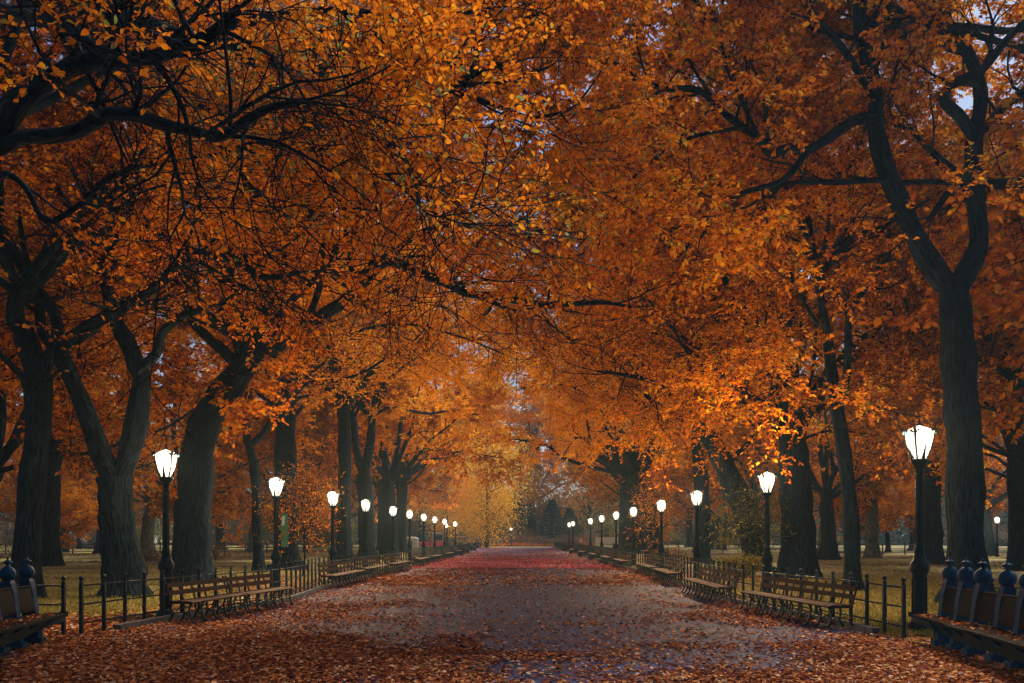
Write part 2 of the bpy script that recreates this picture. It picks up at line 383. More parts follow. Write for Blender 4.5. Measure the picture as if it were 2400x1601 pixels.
def crown(limbs, P=None, l1=1.5, n2=6, n3=6, per=17, size=.135, hexa=False, L1=(1.8,4.2), t0=.22, twig_sides=3, droop=0.0, lower=None):
    """limbs: list of (pts (K,3), rad (K)). Adds side branches, twigs, leaves. returns Geo, leaf mesh arrays"""
    g = Geo(); S=[];D=[];RR=[];T=[]
    for pts, rad in limbs:
        Ls = np.linalg.norm(np.diff(pts,axis=0),axis=1).sum(); n = max(2,int(Ls*l1))
        tt = t0 if rad[0] < .12 else (.38 if rad[0]<.2 else .6); n = max(2,int(n*(1-tt)/(1-t0)))
        s,d,r,t = children(pts[None], rad[None], n, tt, 1.0, 52, .55)
        S.append(np.vstack([s,pts[-1:]]));D.append(np.vstack([d,nrm(pts[-1:]-pts[-2:-1])]));RR.append(np.append(r,rad[-1]));T.append(np.append(t,1))
    S=np.vstack(S);D=np.vstack(D);RR=np.concatenate(RR);T=np.concatenate(T)
    N=len(S); ln = rng.uniform(L1[0],L1[1],N)*(1.15-.35*T)
    A = grow(S,D,ln,7,.17,.05-droop); r0 = np.clip(RR*.5,.014,.07); Ra = r0[:,None]*np.linspace(1,.25,8)[None]
    g.tubes(A,Ra,5)
    s,d,r,t = children(A,Ra,n2,.15,1,48,.5)
    B = grow(s,d,rng.uniform(.8,1.9,len(s))*(1.1-.4*t),4,.18,.02-droop); Rb=np.clip(r*.6,.009,.03)[:,None]*np.linspace(1,.35,5)[None]
    g.tubes(B,Rb,4)
    s,d,r,t = children(B,Rb,n3,.1,1,45,.45)
    Cc = grow(s,d,rng.uniform(.4,.95,len(s)),3,.18,-.02-droop); Rc=np.full((len(s),4),.0065)*np.linspace(1,.5,4)[None]
    g.tubes(Cc,Rc,twig_sides)
    V,Q,rv = leaves_on(Cc, per, size, hexa)
    return g, (V,Q,rv)
def limb_from(px, d0, d1, r0, r1, n=None, wob=.0):
    """limb traced as points with a distance range -> pts, rad"""
    k = len(px); seg = [0]
    for a,b in zip(px[:-1],px[1:]): seg.append(seg[-1]+math.hypot(b[0]-a[0],b[1]-a[1]))
    P = [W(x,y,d0+(d1-d0)*s/seg[-1]) for (x,y),s in zip(px,seg)]
    n = n or max(8, int(k*3.5)); pts = catmull(P,n)
    u = np.linspace(0,1,n); rad = r0*(1-u)**.8+r1*(1-(1-u)**.8)
    rad = rad*(1+.05*np.sin(u*40+r0*99))
    if wob: pts = pts+np.cumsum(rng.normal(0,wob,(n,3)),0)*np.linspace(0,1,n)[:,None]
    return pts, rad
def trunk_tube(g, pts, rad, base=False, sides=22):
    n = len(pts); a = 2*np.pi*np.arange(sides)/sides
    ph = rng.uniform(0,6,4)
    lob = 1+.065*np.sin(3*a+ph[0])+.04*np.sin(5*a+ph[1])+.02*np.sin(9*a+ph[2])
    rr = rad[:,None]*lob[None,:]
    L = np.concatenate([[0],np.cumsum(np.linalg.norm(np.diff(pts,axis=0),axis=1))])
    rr = rr*(1+.05*np.sin(L[:,None]*2.1+ph[3]+a[None,:]*2))
    for q in range(5 if base else 2):   # burls and old branch scars
        i0 = rng.integers(2, n-1); a0 = rng.uniform(0,6.28); da = np.angle(np.exp(1j*(a-a0)))
        rr = rr*(1+rng.uniform(.10,.26)*np.exp(-(da/.42)**2)[None,:]*np.exp(-((L-L[i0])/(rad[i0]*.7))**2)[:,None])
    if base:
        fl = np.exp(-np.maximum(pts[:,2],0)/.42)[:,None]
        rr = rr*(1+fl*(.50+.22*np.sin(5*a+ph[2])[None,:]+.12*np.sin(8*a)[None,:]))
    g.tubes(pts[None], rr[None], sides)
def auto_limbs(p, n, L, el=(25,70), r=.13, az0=0, azr=360, up=.06, wig=.13):
    out=[]
    for k in range(n):
        az = R(az0+azr*(k+rng.uniform(-.3,.3))/max(1,n)); e = R(rng.uniform(*el))
        d = np.array([math.cos(az)*math.cos(e), math.sin(az)*math.cos(e), math.sin(e)])
        ln = L*rng.uniform(.75,1.15)
        P = grow(np.array([p]), d[None], np.array([ln]), 9, wig, up)[0]
        pts = catmull(P, 20); u=np.linspace(0,1,20); out.append((pts, r*(1-u*.85)))
    return out
def make_tree(name, label, trunk, limbs, mleaf='leaf_orange', group=None, bark='bark', autos=(), extra_bare=(), clear=4.0, **kw):
    """trunk: (pts, rad); limbs carry branches; extra_bare are drawn without branches"""
    b = trunk[0][0]; root = empty(name, (b[0],b[1],0)); tag(root, label, 'tree', group)
    off = np.array([b[0],b[1],0.])
    g = Geo(); trunk_tube(g, trunk[0], trunk[1], True)
    for p,r in list(limbs)+list(extra_bare): trunk_tube(g, p, r, False, 14)
    al = list(limbs)
    for a in autos:
        if 'p' in a: L = auto_limbs(**a)
        else:
            L = []
            for q in range(a['n']):
                i = rng.integers(len(trunk[0])-max(3,len(trunk[0])//4), len(trunk[0])); b1 = dict(a, n=1, p=trunk[0][i], az0=a.get('az0',0)+a.get('azr',360)*(q+rng.uniform(-.3,.3))/a['n'], azr=60)
                b1['r'] = a['r']*rng.uniform(.65,1.1); L += auto_limbs(**b1)
        for p,r in L: trunk_tube(g,p,r,False,10)
        al += L
    g.V = [v-off for v in g.V]
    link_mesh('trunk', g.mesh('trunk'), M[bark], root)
    g2,(V,Q,rv) = crown(al, **kw)
    g2.V = [v-off for v in g2.V]
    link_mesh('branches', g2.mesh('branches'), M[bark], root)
    if limbs:   # the heavy limbs are bare: drop the leaves that sit close to them
        k = 6 if kw.get('hexa') else 4; n = len(V)//k; c = V.reshape(n,k,3)[:,0]; keep = np.ones(n,bool)
        for p,r in limbs:
            if r[0] < .1: continue
            for q in p[::2]:
                d2 = ((c-q)**2).sum(1); keep &= (d2 > 1.2**2)|(rng.uniform(0,1,n)<.1)
        for q in trunk[0][::2]: keep &= ((c-q)**2).sum(1) > 1.8**2
        keep &= c[:,2] > rng.normal(clear,.7,n)
        V = V.reshape(n,k,3)[keep].reshape(-1,3); m = keep.sum(); qs = 2 if k==6 else 1
        rv = rv.reshape(n,qs)[keep].ravel()
        Q = (np.concatenate([(np.arange(m)*6)[:,None]+np.array([[0,1,2,3]]),(np.arange(m)*6)[:,None]+np.array([[0,3,4,5]])],1).reshape(-1,4) if k==6 else np.arange(m*4).reshape(-1,4))
        if k==6: pass
    link_mesh('crown', np_mesh('crown', V-off, Q, rnd=rv), M[mleaf], root)
    return root

# ------------------------------------------------------------------ the traced elms
ELM_L, ELM_R = 'elms in the row behind the left fence', 'elms in the row behind the right fence'
def hero(label, d, tpx, r0, r1, limbs, autos=(), bare=(), group=None, **kw):
    by = VY+(EYE+.12)*F/d
    tp = [(tpx[0][0], by)]+[p for p in tpx if p[1] < by-6]
    trunk = limb_from(tp, d, d, r0, r1, n=26)
    L = [limb_from(*l) for l in limbs]; Bx = [limb_from(*l) for l in bare]
    top = trunk[0][-1]
    au = [dict(a, p=W(*a['p'])) if 'p' in a else dict(a) for a in autos]
    return make_tree('elm_tree', label, trunk, L, group=group, autos=au, extra_bare=Bx, **kw)

# right foreground elm with the forked trunk
hero('big elm with a tall forked grey trunk behind the blue-posted bench on the right', 22.5,
  [(2262,1330),(2260,1200),(2257,1020),(2248,895),(2240,775),(2236,700),(2230,655)], .46, .36,
  [([(2236,690),(2189,631),(2143,551),(2108,471),(2074,390),(2054,310),(2051,230),(2034,143),(2017,69),(2011,0),(1990,-90),(2000,-200)],22.5,21.5,.29,.10),
   ([(2236,690),(2262,640),(2292,574),(2288,488),(2281,402),(2283,321),(2296,258),(2295,201),(2270,130),(2223,60),(2220,-20),(2240,-140)],22.5,22.5,.28,.08),
   ([(2283,321),(2246,270),(2212,235),(2223,201),(2258,184),(2303,161),(2350,103),(2400,52),(2470,0)],22.5,20.5,.16,.06),
   ([(2265,120),(2212,103),(2183,57),(2154,40),(2108,57),(2062,60),(2028,46),(2003,0),(1985,-60)],22.5,21.5,.13,.06),
   ([(2290,320),(2344,258),(2400,212),(2480,160),(2560,100)],22.5,23.5,.12,.05),
   ([(2048,276),(2005,281),(1953,316),(1896,350),(1844,347),(1810,362),(1781,327),(1741,298),(1695,264),(1638,212),(1557,207),(1500,189),(1430,170)],21.7,18.5,.14,.035),
   ([(1890,356),(1856,402),(1821,430),(1741,453),(1689,494),(1640,560)],20.5,19,.085,.03),
   ([(2090,420),(2062,422),(1959,428),(1844,430),(1800,470)],21.8,22,.085,.04),
   ([(2283,370),(2263,400),(2223,450),(2206,476),(2177,516)],22.5,22,.10,.07),
   ([(1781,327),(1740,240),(1700,150),(1690,60),(1700,-40)],20,19,.05,.02),
   ([(1695,264),(1650,200),(1610,130),(1580,40)],19,18,.045,.02),
   ([(1557,207),(1480,260),(1400,330),(1330,420)],18.9,17,.04,.012),([(1741,298),(1600,330),(1480,420),(1400,520)],20,19,.05,.015),([(1690,60),(1600,-20),(1500,-60),(1380,-40)],19,18,.05,.015),([(1500,189),(1400,120),(1300,60),(1230,10)],18.5,17,.04,.012),
   ([(2051,230),(1980,120),(1930,60),(1890,10),(1850,-40)],21.5,20,.10,.05)],
  autos=[dict(p=(2200,60,22),n=10,L=10,el=(0,65),r=.10,az0=15,azr=180),dict(p=(2290,430,22.5),n=7,L=9,el=(5,45),r=.08,az0=0,azr=170)], clear=6.5, group=ELM_R, L1=(1.6,3.6),hexa=True)
# slim twin-stemmed elm
hero('slim young elm with thin upright stems left of the big forked elm', 27.6,
  [(1997,1383),(1992,1200),(1975,1050),(1960,950),(1948,870),(1940,800)], .27, .15,
  [([(1942,810),(1938,775),(1925,712),(1922,648),(1936,620),(1976,580),(2017,551),(2062,540),(2108,505)],27.6,26,.14,.05),
   ([(1925,700),(1905,620),(1902,574),(1896,517),(1870,480),(1844,448),(1830,380)],27.6,27,.12,.04),
   ([(1965,980),(1985,880),(1988,775),(1994,729),(2034,671),(2070,620),(2108,575)],27.6,26.5,.13,.05),
   ([(1994,729),(1959,683),(1930,654),(1915,600)],27.4,27.5,.06,.03),
   ([(1976,580),(1999,517),(2003,430),(2010,340)],27.3,28,.07,.03),
   ([(1919,763),(1873,689),(1840,600),(1820,520)],27.6,27,.06,.03),
   ([(1965,1010),(2010,980),(2060,960),(2120,970)],27.4,25,.03,.012),
   ([(1950,900),(1900,880),(1850,885),(1800,920)],27.4,25,.035,.012)],
  autos=[dict(p=(1925,600,27.6),n=7,L=8,el=(10,60),r=.06)], group=ELM_R, L1=(1.5,3.2),hexa=True)
# thick dark double trunk
hero('thick dark elm with a short double trunk beside the second lamp on the right', 36.8,
  [(1868,1355),(1866,1200),(1858,1080),(1853,980)], .74, .55,
  [([(1853,1000),(1846,900),(1838,800),(1850,700),(1832,600),(1800,500),(1790,380),(1800,240)],36.8,35,.36,.10),
   ([(1858,1040),(1895,960),(1925,900),(1990,850),(2060,800),(2120,770)],36.8,38,.30,.10),
   ([(1846,880),(1790,800),(1740,740),(1700,660),(1640,600),(1560,560)],36.8,33,.2,.05),
   ([(1838,780),(1870,700),(1900,600),(1930,470),(1920,340)],36.8,38,.18,.06),
   ([(1850,940),(1790,900),(1730,870),(1660,850),(1590,800)],36.8,33,.14,.04)],
  autos=[dict(n=18,L=15,el=(25,85),r=.13),dict(n=5,L=7,el=(0,25),r=.07)], group=ELM_R, L1=(1.8,4))
# leaning elm behind the third lamp
hero('leaning elm with a broad trunk sloping left behind the third lamp on the right', 43,
  [(1775,1320),(1760,1250),(1728,1160),(1692,1080),(1662,1020),(1640,970)], .62, .42,
  [([(1662,980),(1640,800),(1560,700),(1430,650),(1300,680),(1200,740)],43,42,.115,.03),
   ([(1650,990),(1615,900),(1580,850),(1530,790),(1500,700),(1450,620),(1390,560)],43,38,.34,.08),
   ([(1660,1010),(1665,930),(1690,850),(1680,740),(1660,640),(1670,500)],43,42,.28,.08),
   ([(1655,990),(1600,950),(1540,900),(1470,880),(1400,870)],43,37,.16,.05),
   ([(1700,1090),(1760,1030),(1800,960),(1830,880)],43,44,.16,.05)],
  autos=[dict(n=17,L=16,el=(25,85),r=.13),dict(n=3,L=7,el=(0,25),r=.07,az0=90,azr=180)], group=ELM_R)
hero('straight elm just left of the leaning trunk on the right', 55.8,
  [(1646,1300),(1648,1200),(1640,1060),(1638,930),(1650,850)], .55, .40,
  [([(1645,900),(1560,830),(1450,790),(1330,800),(1220,850)],55.8,53,.115,.03),([(1645,880),(1580,760),(1480,700),(1350,690),(1230,720)],55.8,55,.115,.03),
   ([(1650,870),(1670,780),(1660,660),(1680,540)],55.8,55,.25,.08),([(1645,900),(1600,820),(1540,760),(1460,700)],55.8,50,.25,.07)],
  autos=[dict(n=11,L=15,wig=.17,el=(22,82),r=.14)], group=ELM_R, size=.15)
hero('dark elm with low limbs sweeping left over the path on the right', 76,
  [(1535,1300),(1520,1200),(1500,1140),(1478,1108)], .75, .42,
  [([(1470,1060),(1380,930),(1290,900),(1190,920)],76,74,.115,.03),([(1470,1060),(1400,860),(1310,800),(1200,790)],76,78,.115,.03),
   ([(1478,1108),(1440,1106),(1400,1098),(1327,1076),(1290,1050),(1264,1038),(1210,1030)],76,72,.24,.06),
   ([(1485,1120),(1470,1070),(1440,1040),(1404,1060),(1385,1045),(1375,1030),(1340,1025)],76,70,.26,.07),
   ([(1490,1125),(1475,1060),(1460,1000),(1430,930),(1380,860)],76,72,.3,.08)],
  autos=[dict(n=11,L=15,wig=.17,el=(22,82),r=.16)], group=ELM_R, size=.18, mleaf='leaf_gold')
# left: limbs of the elm whose trunk stands just outside the frame
hero('nearest elm on the left, trunk outside the frame, its long dark limbs arching in', 13,
  [(-150,1400),(-160,1200),(-150,900),(-130,600),(-100,440)], .55, .34,
  [([(-110,450),(-50,380),(46,324),(115,319),(172,310),(218,287),(252,267),(321,270),(390,293),(453,307),(505,321),(545,304),(585,278),(631,253),(700,240)],12.6,9.4,.115,.035),
   ([(-110,450),(0,339),(29,275),(63,230),(115,189),(161,161),(230,141),(310,138),(373,126),(436,109),(480,90),(517,63),(560,20)],12.6,9.8,.135,.05),
   ([(-40,60),(0,36),(57,34),(115,43),(161,52),(195,86),(230,115),(310,138)],12.8,10.2,.11,.06),
   ([(150,-40),(201,0),(264,29),(344,52),(413,80),(482,98),(574,106),(631,138),(689,155),(760,168),(850,200),(979,219),(1060,195),(1147,158),(1218,143)],13,14.5,.13,.03),
   ([(850,200),(960,215),(1055,200),(1132,199),(1208,184),(1285,158)],14.7,15,.06,.02),
   ([(979,219),(1040,213),(1106,230),(1157,245),(1208,265),(1249,275),(1310,265),(1351,245),(1402,179)],14.6,15.5,.05,.015),
   ([(367,143),(396,189),(425,247),(442,304),(450,370)],10.2,9.9,.04,.016),
   ([(436,241),(488,250),(528,270),(574,310),(620,339),(689,350),(760,350)],14.4,13.5,.07,.025),
   ([(195,476),(230,436),(287,402),(367,382),(459,367),(520,360),(600,340)],13,13.5,.04,.02),
   ([(-60,520),(0,410),(60,440),(110,520),(195,476)],13,13,.05,.04),
   ([(517,63),(640,40),(760,25),(860,30),(950,42),(1055,36),(1150,20)],14.5,14.5,.08,.02),
   ([(700,240),(790,250),(870,290),(940,360),(980,450)],14,10.5,.05,.012),
   ([(760,350),(850,370),(930,430),(1000,500)],13.5,10,.03,.01),
   ([(505,321),(560,400),(620,470),(690,520)],14.2,11.5,.04,.012),
   ([(450,370),(470,470),(440,560),(380,650),(330,690)],14.2,12,.03,.012)],
  autos=[dict(p=(-60,300,15.8),n=9,L=11,el=(10,75),r=.11,az0=10,azr=170)],
  group=ELM_L, hexa=True, L1=(1.2,2.8), clear=6.2, size=.088, per=19, l1=1.5, n2=6, mleaf='leaf_mixed')
hero('leaf-wrapped elm at the left edge behind the blue bench posts', 24,
  [(60,1400),(64,1250),(78,1100),(90,1000),(92,900),(70,820),(52,760)], .36, .28,
  [([(52,780),(34,746),(40,689),(80,643),(115,597),(172,563),(230,534),(287,540),(344,560),(413,580),(488,600),(551,611),(620,650),(700,640)],24,21,.24,.06),
   ([(92,900),(110,850),(135,790),(120,720),(60,640),(10,560),(-60,500)],24,24,.2,.08),
   ([(80,643),(120,590),(180,520),(195,476),(240,430),(300,420)],23,20,.09,.03),
   ([(70,1000),(60,900),(20,850),(-30,800)],24,23,.12,.05)],
  autos=[dict(p=(60,700,24),n=8,L=11,el=(15,75),r=.12)], clear=6.5, group=ELM_L, hexa=True, L1=(1.5,3.4), mleaf='leaf_deep')
hero('elm with a wide Y-shaped trunk behind the left fence beside the nearest lamp', 25,
  [(288,1396),(284,1330),(276,1250),(272,1180),(270,1120)], .50, .47,
  [([(273,1140),(240,1070),(215,1000),(190,935),(165,880),(143,820),(184,786),(241,746),(310,706),(373,666),(413,626),(470,590)],25,22,.30,.08),
   ([(273,1140),(305,1050),(331,900),(321,861),(298,803),(275,763),(255,700),(240,600),(260,480),(250,360)],25,26,.33,.10),
   ([(320,870),(365,830),(380,780),(430,740),(500,720),(560,690)],25,23,.16,.05),
   ([(143,830),(100,780),(90,700),(60,600),(40,480)],24.4,25,.18,.05)],
  autos=[dict(p=(255,600,25.5),n=9,L=11,el=(10,75),r=.12)], clear=8.2, group=ELM_L, hexa=True, L1=(1.6,3.6), n3=5, mleaf='leaf_deep')
hero('massive elm with a bulging trunk leaning right behind the front benches on the left', 32,
  [(450,1365),(455,1250),(462,1130),(470,1040),(502,960),(550,895),(582,845),(598,806)], .68, .44,
  [([(590,830),(551,844),(520,820),(488,792),(448,752),(430,700),(390,640)],32,31,.24,.07),
   ([(598,815),(603,780),(590,740),(562,706),(540,660),(545,580),(520,480)],32,33,.28,.08),
   ([(590,830),(631,821),(689,792),(750,745),(803,710),(831,684),(861,640),(912,612),(953,627),(1004,648),(1055,668),(1096,689),(1157,694),(1234,709),(1310,714),(1412,709),(1480,720)],32,24,.26,.04),
   ([(861,640),(905,600),(953,566),(994,541),(1045,528),(1106,531),(1157,541),(1218,554),(1290,530),(1361,505),(1440,490)],29,23,.11,.03),
   ([(831,684),(825,620),(815,520),(800,440),(841,378),(880,320),(900,240)],30,27,.15,.04),
   ([(700,790),(740,700),(760,600),(740,480),(760,380)],31,32,.14,.04),
   ([(1096,689),(1180,720),(1260,740),(1340,800)],27,25,.04,.015),
   ([(900,240),(1000,120),(1100,40),(1200,-20),(1330,-60)],26,23,.05,.015),
   ([(900,240),(1050,160),(1200,130),(1350,110),(1450,150)],26,25,.05,.015),
   ([(1000,120),(1080,150),(1180,80),(1290,100),(1400,60)],24.5,22,.05,.015),([(1055,668),(1130,560),(1200,450),(1290,380),(1380,350)],27,25,.05,.015),
   ([(912,612),(1000,600),(1100,640),(1200,610),(1300,640)],28,25,.045,.015)],
  autos=[dict(n=11,L=15,wig=.17,el=(22,82),r=.14),dict(p=(831,684,29),n=6,L=8,el=(10,60),r=.06)], clear=8.6, group=ELM_L, L1=(1.7,3.8), hexa=True, mleaf='leaf_mixed')
hero('thin curvy elm between the massive leaning trunk and the lamp with the green banner', 42,
  [(608,1345),(604,1250),(600,1130),(592,1070),(580,1030),(576,980),(585,910),(595,860)], .26, .15,
  [([(592,1040),(620,1010),(650,965),(680,920),(711,890),(760,850)],42,41,.17,.07),([(590,880),(570,800),(580,720),(560,640)],42,42,.12,.05)],
  autos=[dict(n=4,L=6,el=(20,70),r=.07)], group=ELM_L, size=.13)
hero('thick straight elm right behind the lamp with the green banner', 46,
  [(676,1330),(674,1250),(672,1150),(670,1000),(672,900)], .62, .52,
  [([(672,930),(740,840),(830,780),(950,760),(1080,790),(1180,830)],46,42,.115,.03),
   ([(672,930),(650,860),(610,790),(560,740),(520,660)],46,46,.26,.07),([(672,930),(700,870),(720,800),(780,740),(860,700),(930,680)],46,42,.28,.06),
   ([(672,910),(680,820),(660,720),(690,600)],46,46,.26,.08)],
  autos=[dict(n=9,L=11,el=(20,80),r=.13)], group=ELM_L, size=.13)
hero('grey elm with a straight trunk right of the third lamp on the left', 57,
  [(806,1300),(806,1200),(808,1080),(806,980),(800,930)], .50, .36,
  [([(806,960),(880,860),(980,800),(1100,790),(1220,830)],57,55,.115,.03),([(806,960),(870,800),(960,720),(1080,700),(1200,720)],57,56,.115,.03),
   ([(806,960),(790,880),(760,800),(770,700)],57,57,.26,.08),([(806,960),(850,900),(900,850),(980,800),(1050,780)],57,52,.24,.05)],
  autos=[dict(n=11,L=15,wig=.17,el=(22,82),r=.14)], group=ELM_L, size=.15, mleaf='leaf_gold')
hero('dark elm forking low into a steep V behind the fourth lamp on the left', 66,
  [(862,1300),(860,1220),(858,1160),(852,1110)], .68, .55,
  [([(876,970),(930,880),(1020,840),(1130,850),(1230,880)],65.5,63,.115,.03),([(828,980),(900,860),(990,780),(1100,770),(1210,800)],66,68,.115,.03),
   ([(852,1120),(835,1050),(828,980),(810,900),(820,800)],66,67,.34,.10),([(852,1120),(868,1040),(876,960),(900,880),(960,830)],66,63,.40,.09)],
  autos=[dict(p=(870,980,65.5),n=11,L=15,wig=.17,el=(22,82),r=.14)], group=ELM_L, size=.17, mleaf='leaf_gold')
hero('big straight elm near the left edge at the far side of the lawn', 51,
  [(112,1330),(116,1200),(122,1080),(140,1000),(150,940)], .62, .42,
  [([(148,960),(140,880),(110,800),(120,700)],51,51,.28,.08),([(145,970),(180,900),(230,850),(260,780)],51,50,.22,.07)],
  autos=[dict(n=7,L=11,el=(20,80),r=.13)], group='elms standing out on the left lawn', size=.15, mleaf='leaf_orange')
hero('broad elm just left of the big forked elm on the right lawn', 55,
  [(2187,1320),(2185,1200),(2183,1100),(2170,1000),(2160,940)], .56, .42,
  [([(2165,970),(2140,900),(2100,840),(2080,760)],55,55,.26,.07),([(2165,960),(2190,870),(2180,780)],55,55,.26,.07)],
  autos=[dict(n=7,L=11,el=(20,80),r=.13)], group='elms standing out on the right lawn', size=.15, mleaf='leaf_deep')
hero('pale forked elm in the middle of the right lawn', 72,
  [(2044,1305),(2044,1220),(2042,1140),(2038,1090)], .55, .40,
  [([(2040,1110),(2030,1040),(2040,960),(2020,900)],72,72,.26,.07),([(2042,1120),(2080,1090),(2110,1050),(2130,980)],72,70,.24,.07)],
  autos=[dict(n=6,L=10,el=(20,75),r=.13)], group='elms standing out on the right lawn', size=.17, bark='bark_pale', mleaf='leaf_deep')
hero('dark upright elm cut by the right edge of the picture', 44,
  [(2388,1340),(2386,1200),(2380,1050),(2372,950),(2375,860)], .50, .34,
  [([(2375,900),(2340,800),(2350,700),(2330,600)],44,44,.24,.07),([(2375,900),(2410,800),(2400,680)],44,44,.24,.07)],
  autos=[dict(n=5,L=9,el=(20,75),r=.13)], group='elms standing out on the right lawn', size=.14, mleaf='leaf_deep')

# ------------------------------------------------------------------ further elms, each a copy of one of four grown ones
def proto_elm(label, fork, mleaf, bark='bark', lean=0, nl=6, **kw):
    zf = fork
    tp = np.array([[0,0,-.12],[.05,0,zf*.4],[lean*.5,.1,zf*.75],[lean,.1,zf]]); pts = catmull(tp,18); u=np.linspace(0,1,18)
    return make_tree('elm_tree', label, (pts, .52-.14*u), [], mleaf, bark=bark,
        autos=[dict(n=nl, L=11.5, el=(34,78), r=.24, wig=.17),
               dict(n=5, L=10, el=(14,38), r=.14, wig=.17)], **kw)
protos = [proto_elm('p', 5.5, 'leaf_orange', size=.22, l1=1.5, n2=6, n3=5, per=16),
          proto_elm('p', 4.2, 'leaf_deep', lean=.8, size=.22, l1=1.5, n2=6, n3=5, per=16),
          proto_elm('p', 6.3, 'leaf_gold', size=.22, l1=1.5, n2=6, n3=5, per=16),
          proto_elm('p', 4.8, 'leaf_orange', bark='bark_pale', lean=-.6, size=.22, l1=1.5, n2=6, n3=5, per=16)]
used = [False]*4
def place(k, x, y, rz, sc, label, group, cat='tree'):
    if used[k]: o = copy_tree(protos[k])
    else: o = protos[k]; used[k] = True
    o.location = (x,y,0); o.rotation_euler = (0,0,rz); o.scale = (sc,sc,sc); tag(o, label, cat, group); return o
ORD = 'first second third fourth fifth sixth seventh eighth ninth tenth eleventh twelfth thirteenth fourteenth fifteenth sixteenth seventeenth eighteenth nineteenth twentieth'.split()
def ordi(i): return ORD[i] if i < 20 else 'twenty-'+ORD[i-20]
for i,(x,y,k) in enumerate([(-12.4,82,0),(-13,94,2),(-17,107,2),(-18,120,0),(-19,133,2),(-17,150,2)]):
    place(k,x,y,rng.uniform(0,6),rng.uniform(1.35,1.5),f'{ordi(i)} far elm beyond the low V-forked one along the left fence', ELM_L)
for i,(x,y,k) in enumerate([(12.2,92,2),(13,104,2),(17,117,0),(20,128,2),(25,153,2)]):
    place(k,x,y,rng.uniform(0,6),rng.uniform(1.35,1.5),f'{ordi(i)} far elm beyond the sweeping-limbed one along the right fence', ELM_R)
for x,y,k,sc,lb in [(-9,182,2,2.0,'tall golden elm closing the view left of the axis'),(3,196,0,2.1,'tall elm closing the view in the middle behind the lone far lamp'),(21,192,2,2.0,'tall golden elm closing the view right of the axis')]:
    place(k,x,y,rng.uniform(0,6),sc,lb,'tall elms closing the view')
lawnL = [(-24.5,62,1),(-37,85,3),(-45,92,0),(-31,100,3),(-21,76,0),(-52,70,1),(-34,47,0),(-20,112,0),(-27,128,1),(-60,112,0),(-42,120,2),(-22,34,1),(-46,48,0),(-70,90,1),(-30,150,0),(-55,140,1),(-75,130,3),(-38,160,0)]
lawnR = [(24,66,1),(52,112,0),(33,92,3),(44,80,1),(22,80,0),(37,62,0),(21,100,1),(28,122,0),(60,90,1),(45,132,0),(24,38,0),(38,42,1),(66,120,0),(30,150,2),(55,150,1),(76,110,0),(20,142,3),(52,62,0)]
for i,(x,y,k) in enumerate(sorted(lawnL, key=lambda t:t[0]/t[1])):
    place(k,x,y,rng.uniform(0,6),rng.uniform(1.0,1.3),f'distant elm out on the left lawn, {ordi(i)} from the left edge', 'elms standing out on the left lawn')
for i,(x,y,k) in enumerate(sorted(lawnR, key=lambda t:-t[0]/t[1])):
    place(k,x,y,rng.uniform(0,6),rng.uniform(1.0,1.3),f'distant elm out on the right lawn, {ordi(i)} from the right edge', 'elms standing out on the right lawn')
for i,(x,y,k) in enumerate([(-30,80,0),(-42,74,1),(-25,100,2),(-52,98,0),(-60,66,1),(-33,118,2),(30,76,0),(42,97,1),(27,112,2),(55,76,0),(48,60,1),(36,125,2),(-17,118,2),(64,100,0)]):
    place(k,x,y,rng.uniform(0,6),rng.uniform(.48,.62),f'{ordi(i)} low bushy elm under the tall ones out on the {"left" if x<0 else "right"} lawn','smaller elms on the lawns')
# elms outside the frame; those beside and behind the viewpoint added for shade
for i,(x,y,k) in enumerate([(36,27,0),(25,36,1),(-11,-8,1),(10.5,-8,3),(-9.5,-20,0),(10,-21,1),(0,-34,0)]):
    place(k,x,y,rng.uniform(0,6),1.4,['elm just outside the right edge of the picture','second elm outside the right edge, farther off','unseen elm added for shade left of the viewpoint','unseen elm added for shade right of the viewpoint','unseen elm added for shade behind the viewpoint on the left','unseen elm added for shade behind the viewpoint on the right','unseen elm added for shade far behind the viewpoint'][i],'elms around the viewpoint')

# ------------------------------------------------------------------ far planting
def leaf_cloud(n, c, r, size, clump=14, zpow=1.0, hexa=False):
    """leaves in clumps spread through an ellipsoid"""
    cc = rng.normal(0,1,(clump,3)); cc = nrm(cc)*rng.uniform(.35,1,(clump,1))**.6*np.array(r)
    idx = rng.integers(0,clump,n)
    p = cc[idx]+rng.normal(0,1,(n,3))*np.array(r)*.22
    p = p+np.array(c)
    p[:,2] = np.maximum(p[:,2], .05)
    ax = nrm(rng.normal(0,1,(n,3))); nn = nrm(rng.normal(0,.7,(n,3))+np.array([0,0,1]))
    return leaf_quads(p,ax,nn,size,hexa)
def bush(label, x, y, r, h, mleaf, n=2500, size=.1, group=None, cat='shrub'):
    root = empty('shrub', (x,y,0)); tag(root, label, cat, group)
    V,Q,rv = leaf_cloud(n,(0,0,h*.52),(r,r*.7,h*.45),size,16)
    link_mesh('foliage', np_mesh('foliage',V,Q,rnd=rv), M[mleaf], root)
    g = Geo(); k=9; s=np.zeros((k,3)); d=np.stack([rng.normal(0,.5,k),rng.normal(0,.5,k),np.ones(k)],1)
    P = grow(s,d,np.full(k,h*.8),4,.15,.05); g.tubes(P,np.full((k,5),.018),4)
    link_mesh('stems', g.mesh('stems'), M['bark'], root); return root
